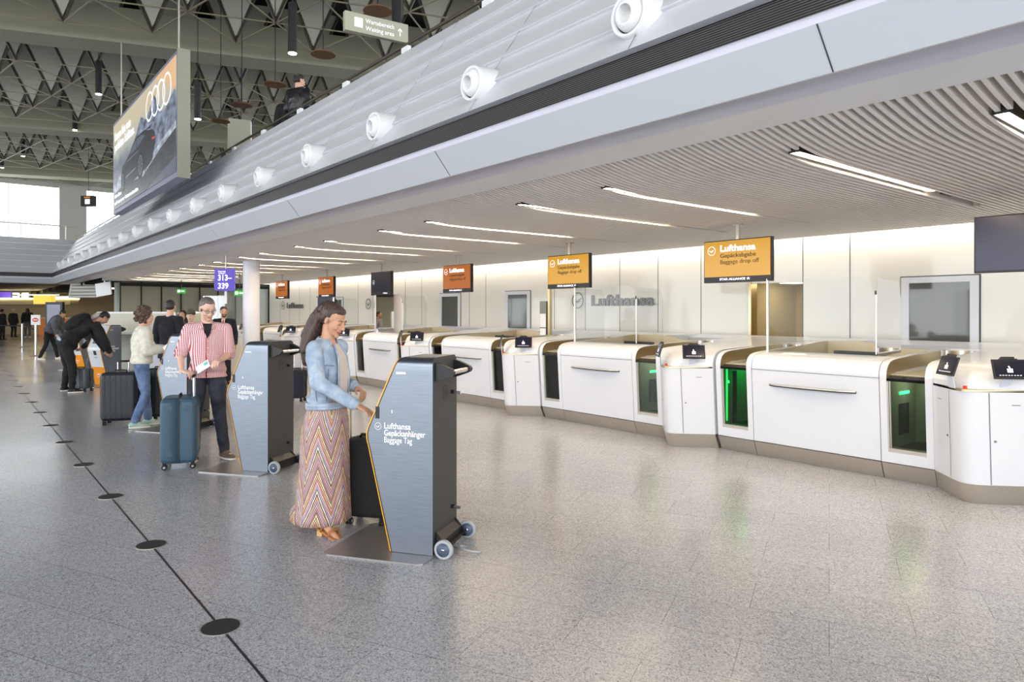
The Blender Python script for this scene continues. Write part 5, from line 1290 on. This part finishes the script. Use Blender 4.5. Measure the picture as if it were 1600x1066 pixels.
# ---- the man in the checked shirt
J = standing(1.75)
J.update(neck=(0,.02,1.455), head=(0.0,.075,1.622), head_rot=(R(18),R(-20)), sh=[(-.175,.01,1.40),(.175,.01,1.40)], el=[(-.215,.03,1.13),(.265,-.02,1.14)], wr=[(-.13,.27,1.085),(.245,.19,.975)],
    kn=[(-.12,.05,.5),(.12,.03,.5)], an=[(-.17,.03,.085),(.13,-.02,.085)], toe=[V(-.55,1,0), V(.1,1,0)])
def man_extra(t, TH, sp, j):
    face_lines(t, TH, False, 'hair_grey')
    m = MB(); N = 26; A = []; B = []
    for i in range(N+1):
        q = R(118)+R(304)*i/N; A.append((.074*math.cos(q), .070*math.sin(q)+.022, 1.485-.010*math.sin(q))); B.append((.104*math.cos(q), .108*math.sin(q)+.018, 1.440-.030*math.sin(q)))
    m.strip(A, B, 'check_shirt', True); o = m.build('collar', t); so = o.modifiers.new('s','SOLIDIFY'); so.thickness = .006
    m = MB(); m.add([(-.045,.098,1.465),(.045,.098,1.465),(.030,.148,1.37),(0,.164,1.31),(-.030,.148,1.37)], [(0,1,2,3,4)], 'black_cloth'); m.build('undershirt', t)
    m = MB(); 
    for z in np.linspace(1.28,.93,6): m.cyl((.0,.170,z),(.0,.182,z),.006,.006,'white',10)
    m.build('buttons', t)
    m = MB(); m.tube([(.012,.158,1.33),(.014,.172,1.2),(.014,.196,1.05),(.014,.19,.9)], .006, 'placket_red'); m.build('placket', t)
    for i in (0,1):
        a = (j['el'][i]-j['sh'][i]).normalized(); m = MB(); m.cyl(j['el'][i]-a*.045, j['el'][i]+a*.012, .068, .066, 'check_shirt', 28, caps=False); o = m.build('rolled_cuff', t); so = o.modifiers.new('s','SOLIDIFY'); so.thickness = .008
    m = MB()
    for x in (-1,1):
        n = 20; m.tube([TH @ V(x*.032+.024*math.cos(2*math.pi*i/n), .099-.012*abs(math.cos(2*math.pi*i/n))*(1 if x*math.cos(2*math.pi*i/n) > 0 else 0), .0+.016*math.sin(2*math.pi*i/n)) for i in range(n+1)], .0022, 'black', 6)
        m.tube([TH @ V(x*.056,.09,.006), TH @ V(x*.078,.03,.008), TH @ V(x*.080,-.01,.0)], .0022, 'black', 6)
    m.tube([TH @ V(-.009,.1,.003), TH @ V(0,.104,.006), TH @ V(.009,.1,.003)], .002, 'black', 6); m.build('glasses', t)
M['placket_red'] = mat('placket_red', (196,84,70), .8)
hand_m = {1: dict(fwd=V(-.75,.6,-.15), palm=V(-.1,-.2,-1), side=1, curl=(.9,.95,1.0,1.0), thumb=.7), 0: dict(fwd=V(.5,.8,-.1), palm=V(.2,0,-1), side=-1, curl=(.8,.85,.9,.95), thumb=.6)}
person('man with glasses in red checked short-sleeved shirt holding a paper and the teal suitcase', G(324,7.42), yaw(.42,-.90), J, top='check_shirt', bottom='dark_jeans', skin='skin_light', hair='thin', hairc='hair_grey', shoe='shoe_brown', sole='sole_white', voxel=.005, sleeve=.5, build=1.02, belly=.045, beard='stubble', hands=hand_m, extra=man_extra, toplow=-.16, long_top=.06, untuck=.012, amp=.006, closed=True)
P = G(317,7.12,y=573)
m = MB(); m.box((0,0,0), (.15,.003,.085), 'paper', T=Matrix.Rotation(R(-32),4,'Y') @ Matrix.Rotation(R(-25),4,'X')); m.box((.04,-.0022,.012), (.045,.001,.035), 'paper_blue', T=Matrix.Rotation(R(-32),4,'Y') @ Matrix.Rotation(R(-25),4,'X'))
tag(m.build('boarding_paper', loc=P, rz=yaw(0,1)), 'white printed slip held by the man in the checked shirt', 'paper')

# ---- curly-haired person in cream sweater
J = standing(1.64, lean=.02)
J.update(head_rot=(R(-15),R(-12)), el=[(-.24,.02,1.08),(.25,.03,1.06)], wr=[(-.08,.28,1.07),(.18,.30,1.08)], kn=[(-.07,.06,.47),(.09,.04,.47)], an=[(-.10,.10,.085),(.10,-.10,.085)], toe=[V(0,1,0),V(.1,1,0)])
person('curly-haired person in cream sweater and jeans reading a slip beside large black suitcase', G(221,9.5), yaw(.80,.62), J, top='cream_wool', bottom='jeans', hair='curly', hairc='hair_curly', shoe='sneaker_mint', sole='sole_white', voxel=.008, build=.94, female=True, top_inf=.030, amp=.010, long_top=.0)
P = G(264,9.35,y=541); m = MB(); m.box((0,0,0), (.17,.003,.08), 'paper', T=Matrix.Rotation(R(-38),4,'Y')); m.box((.04,-.0022,.01), (.05,.001,.04), 'paper_blue', T=Matrix.Rotation(R(-38),4,'Y'))
tag(m.build('boarding_paper', loc=P, rz=yaw(.1,1)), 'white slip in the hand of the curly-haired person', 'paper')
# ---- man in dark suit from behind
J = standing(1.80); J.update(head_rot=(R(12),0), wr=[(-.24,.12,.93),(.25,.10,.92)])
person('person in dark suit seen from behind, right of the curly-haired person', G(265,12.0), yaw(.15,1), J, top='suit_black', bottom='suit_black', hair='short', hairc='hair_dark', voxel=.009, long_top=.20, untuck=.012, top_inf=.018)
# ---- steward with red tie
J = standing(1.70, stride=.18); J.update(head_rot=(R(14),R(-4)))
def tie(t, TH, sp, j):
    m = MB(); m.add([(-.035,.104,1.42),(.035,.104,1.42),(.02,.142,1.28),(0,.150,1.16),(-.02,.142,1.28)], [(0,1,2,3,4)], 'shirt_white'); m.build('shirt_front', t)
    m = MB(); m.add([(-.014,.115,1.41),(.014,.115,1.41),(.022,.150,1.2),(0,.155,1.14),(-.022,.150,1.2)], [(0,1,2,3,4)], 'tie_red'); m.build('tie', t)
person('airline employee in dark suit and red tie walking near the white column', G(350,15.2), yaw(.25,-.97), J, top='suit_black', bottom='suit_black', skin='skin_tan', hair='short', hairc='hair_dark', voxel=.010, long_top=.16, beard='stubble_dark', extra=tie)
# ---- two faces further back
J = standing(1.60); J.update(head_rot=(R(8),0))
person('dark long-haired person whose face shows between the suit and the checked shirt', G(286,14.0), yaw(.05,-1), J, top='black_cloth', skin='skin_tan', hair='long', hairc='hair_black', voxel=.011, female=True)
J = standing(1.62); J.update(head_rot=(R(5),0))
person('person in a grey cap behind the shoulder of the checked shirt', G(299,13.2), yaw(.1,-1), J, top='grey_cloth', skin='skin_light', hair='cap', hairc='olive_cloth', voxel=.011)
J = standing(1.58)
person('person peeking through the screen beside the curly hair', G(211,17.6), yaw(.1,-1), J, top='pink_grey', skin='skin_tan', hair='short', hairc='hair_brown', voxel=.012, female=True)
# ---- bending traveller in black
J = standing(1.80)
J.update(pelvis=(0,-.10,.92), waist=(0,.10,1.19), neck=(.04,.40,1.36), head=(.08,.55,1.46), head_rot=(R(0),R(-55)), sh=[(-.16,.38,1.30),(.21,.38,1.28)], el=[(-.18,.52,1.02),(.26,.50,1.0)], wr=[(-.02,.60,.80),(.16,.62,.78)],
    hip=[(-.09,-.10,.90),(.09,-.10,.90)], kn=[(-.16,-.04,.5),(.16,-.02,.5)], an=[(-.22,-.08,.085),(.22,-.04,.085)], toe=[V(-.1,1,0),V(.2,1,0)])
def pack(t, TH, sp, j):
    c = PB(); p, d = sp(.62); c.ell((0,0,0),(.20,.14,.26),Matrix.Translation((0,.10,1.38)) @ Matrix.Rotation(R(-58),4,'X')); remesh(c, 'backpack', ['black_cloth'], t, .012, 3, amp=.01)
    c = PB(); c.ell((0,0,0),(.085,.05,.12),Matrix.Translation((.03,.42,1.50)) @ Matrix.Rotation(R(-60),4,'X')); remesh(c, 'hood', ['pink_grey'], t, .012, 3)
    c = PB(); c.ell((0,0,0),(.16,.04,.06),Matrix.Translation((-.02,-.20,1.04)) @ Matrix.Rotation(R(12),4,'Y')); remesh(c, 'light_blue_waistband', ['denim_light'], t, .012, 3)
person('traveller in black bending over a dark grey suitcase, backpack on', G(112,13.6), yaw(.72,.70), J, top='black_cloth', bottom='black_cloth', skin='skin_far', hair='short', hairc='hair_black', shoe='shoe_black', sole='sole_white', voxel=.011, build=1.16, top_inf=.035, amp=.014, extra=pack)
# ---- crouching traveller with olive backpack
J = standing(1.62)
J.update(pelvis=(0,-.14,.82), waist=(0,.04,1.05), neck=(0,.24,1.17), head=(0,.36,1.22), head_rot=(0,R(-60)), sh=[(-.16,.22,1.12),(.16,.22,1.12)], el=[(-.2,.36,.90),(.2,.36,.90)], wr=[(-.08,.50,.78),(.10,.50,.78)],
    hip=[(-.09,-.14,.78),(.09,-.14,.78)], kn=[(-.10,.0,.44),(.10,.02,.44)], an=[(-.10,-.08,.085),(.12,-.04,.085)])
def pack2(t, TH, sp, j):
    c = PB(); c.ell((0,0,0),(.18,.13,.25),Matrix.Translation((0,-.02,1.20)) @ Matrix.Rotation(R(-42),4,'X')); remesh(c, 'backpack', ['olive_cloth'], t, .012, 3, amp=.01)
person('stooping traveller with olive backpack and tan shoes beside the bending one', G(146,15.4), yaw(-.80,.35), J, top='black_cloth', bottom='grey_cloth', skin='skin_far', hair='short', hairc='hair_brown', shoe='shoe_tan', voxel=.012, top_inf=.03, extra=pack2)
# ---- person in grey hoodie walking behind
J = standing(1.72, lean=.30, stride=.22); J.update(head=(0,.42,1.50), head_rot=(0,R(-35)))
person('person in grey top and black trousers with white shoes beside the no-entry post', G(76,22.5), yaw(.95,.2), J, top='grey_cloth', bottom='black_cloth', skin='skin_far', hair='short', hairc='hair_black', shoe='sole_white', voxel=.013, top_inf=.04, amp=.012)
# ---- far figures
J = standing(1.72); person('far figure in black coat left of the belt posts', G(21,42), yaw(.1,1), J, top='black_cloth', skin='skin_far', hair='short', hairc='pink_grey', voxel=.02, long_top=.3, top_inf=.04)
J = standing(1.78, stride=.2); person('far figure in black leaning at the shop, right of the one in the coat', G(43,41), yaw(-.6,1), J, top='black_cloth', bottom='grey_cloth', skin='skin_far', hair='long', hairc='hair_black', shoe='sole_white', voxel=.02, top_inf=.04)
J = standing(1.70); person('far dark figure cut by the left edge of the picture', G(3,38), yaw(.3,1), J, top='black_cloth', skin='skin_far', hair='short', hairc='hair_black', voxel=.02, top_inf=.04)
# ---- on the gallery
J = standing(1.74); J.update(head_rot=(R(-20),R(-10)), wr=[(-.2,.15,1.05),(.2,.15,1.05)])
p = G(466, 12.6, z=4.2); person('person in black leather jacket on the gallery leaning at the rail', p, yaw(.45,.9), J, top='black_leather', skin='skin_fair', hair='short', hairc='hair_black', voxel=.009, build=1.15, top_inf=.03, amp=.01, group='people on the gallery')
J = standing(1.55); J.update(head_rot=(R(20),R(-10)))
p = G(452, 13.1, z=4.2); person('second darker person hidden low left of the leather jacket on the gallery', p, yaw(-.3,.9), J, top='black_cloth', skin='skin_fair', hair='short', hairc='hair_black', voxel=.011, top_inf=.03, group='people on the gallery')

bpy.data.scenes.remove(bpy.data.scenes['workshop'])
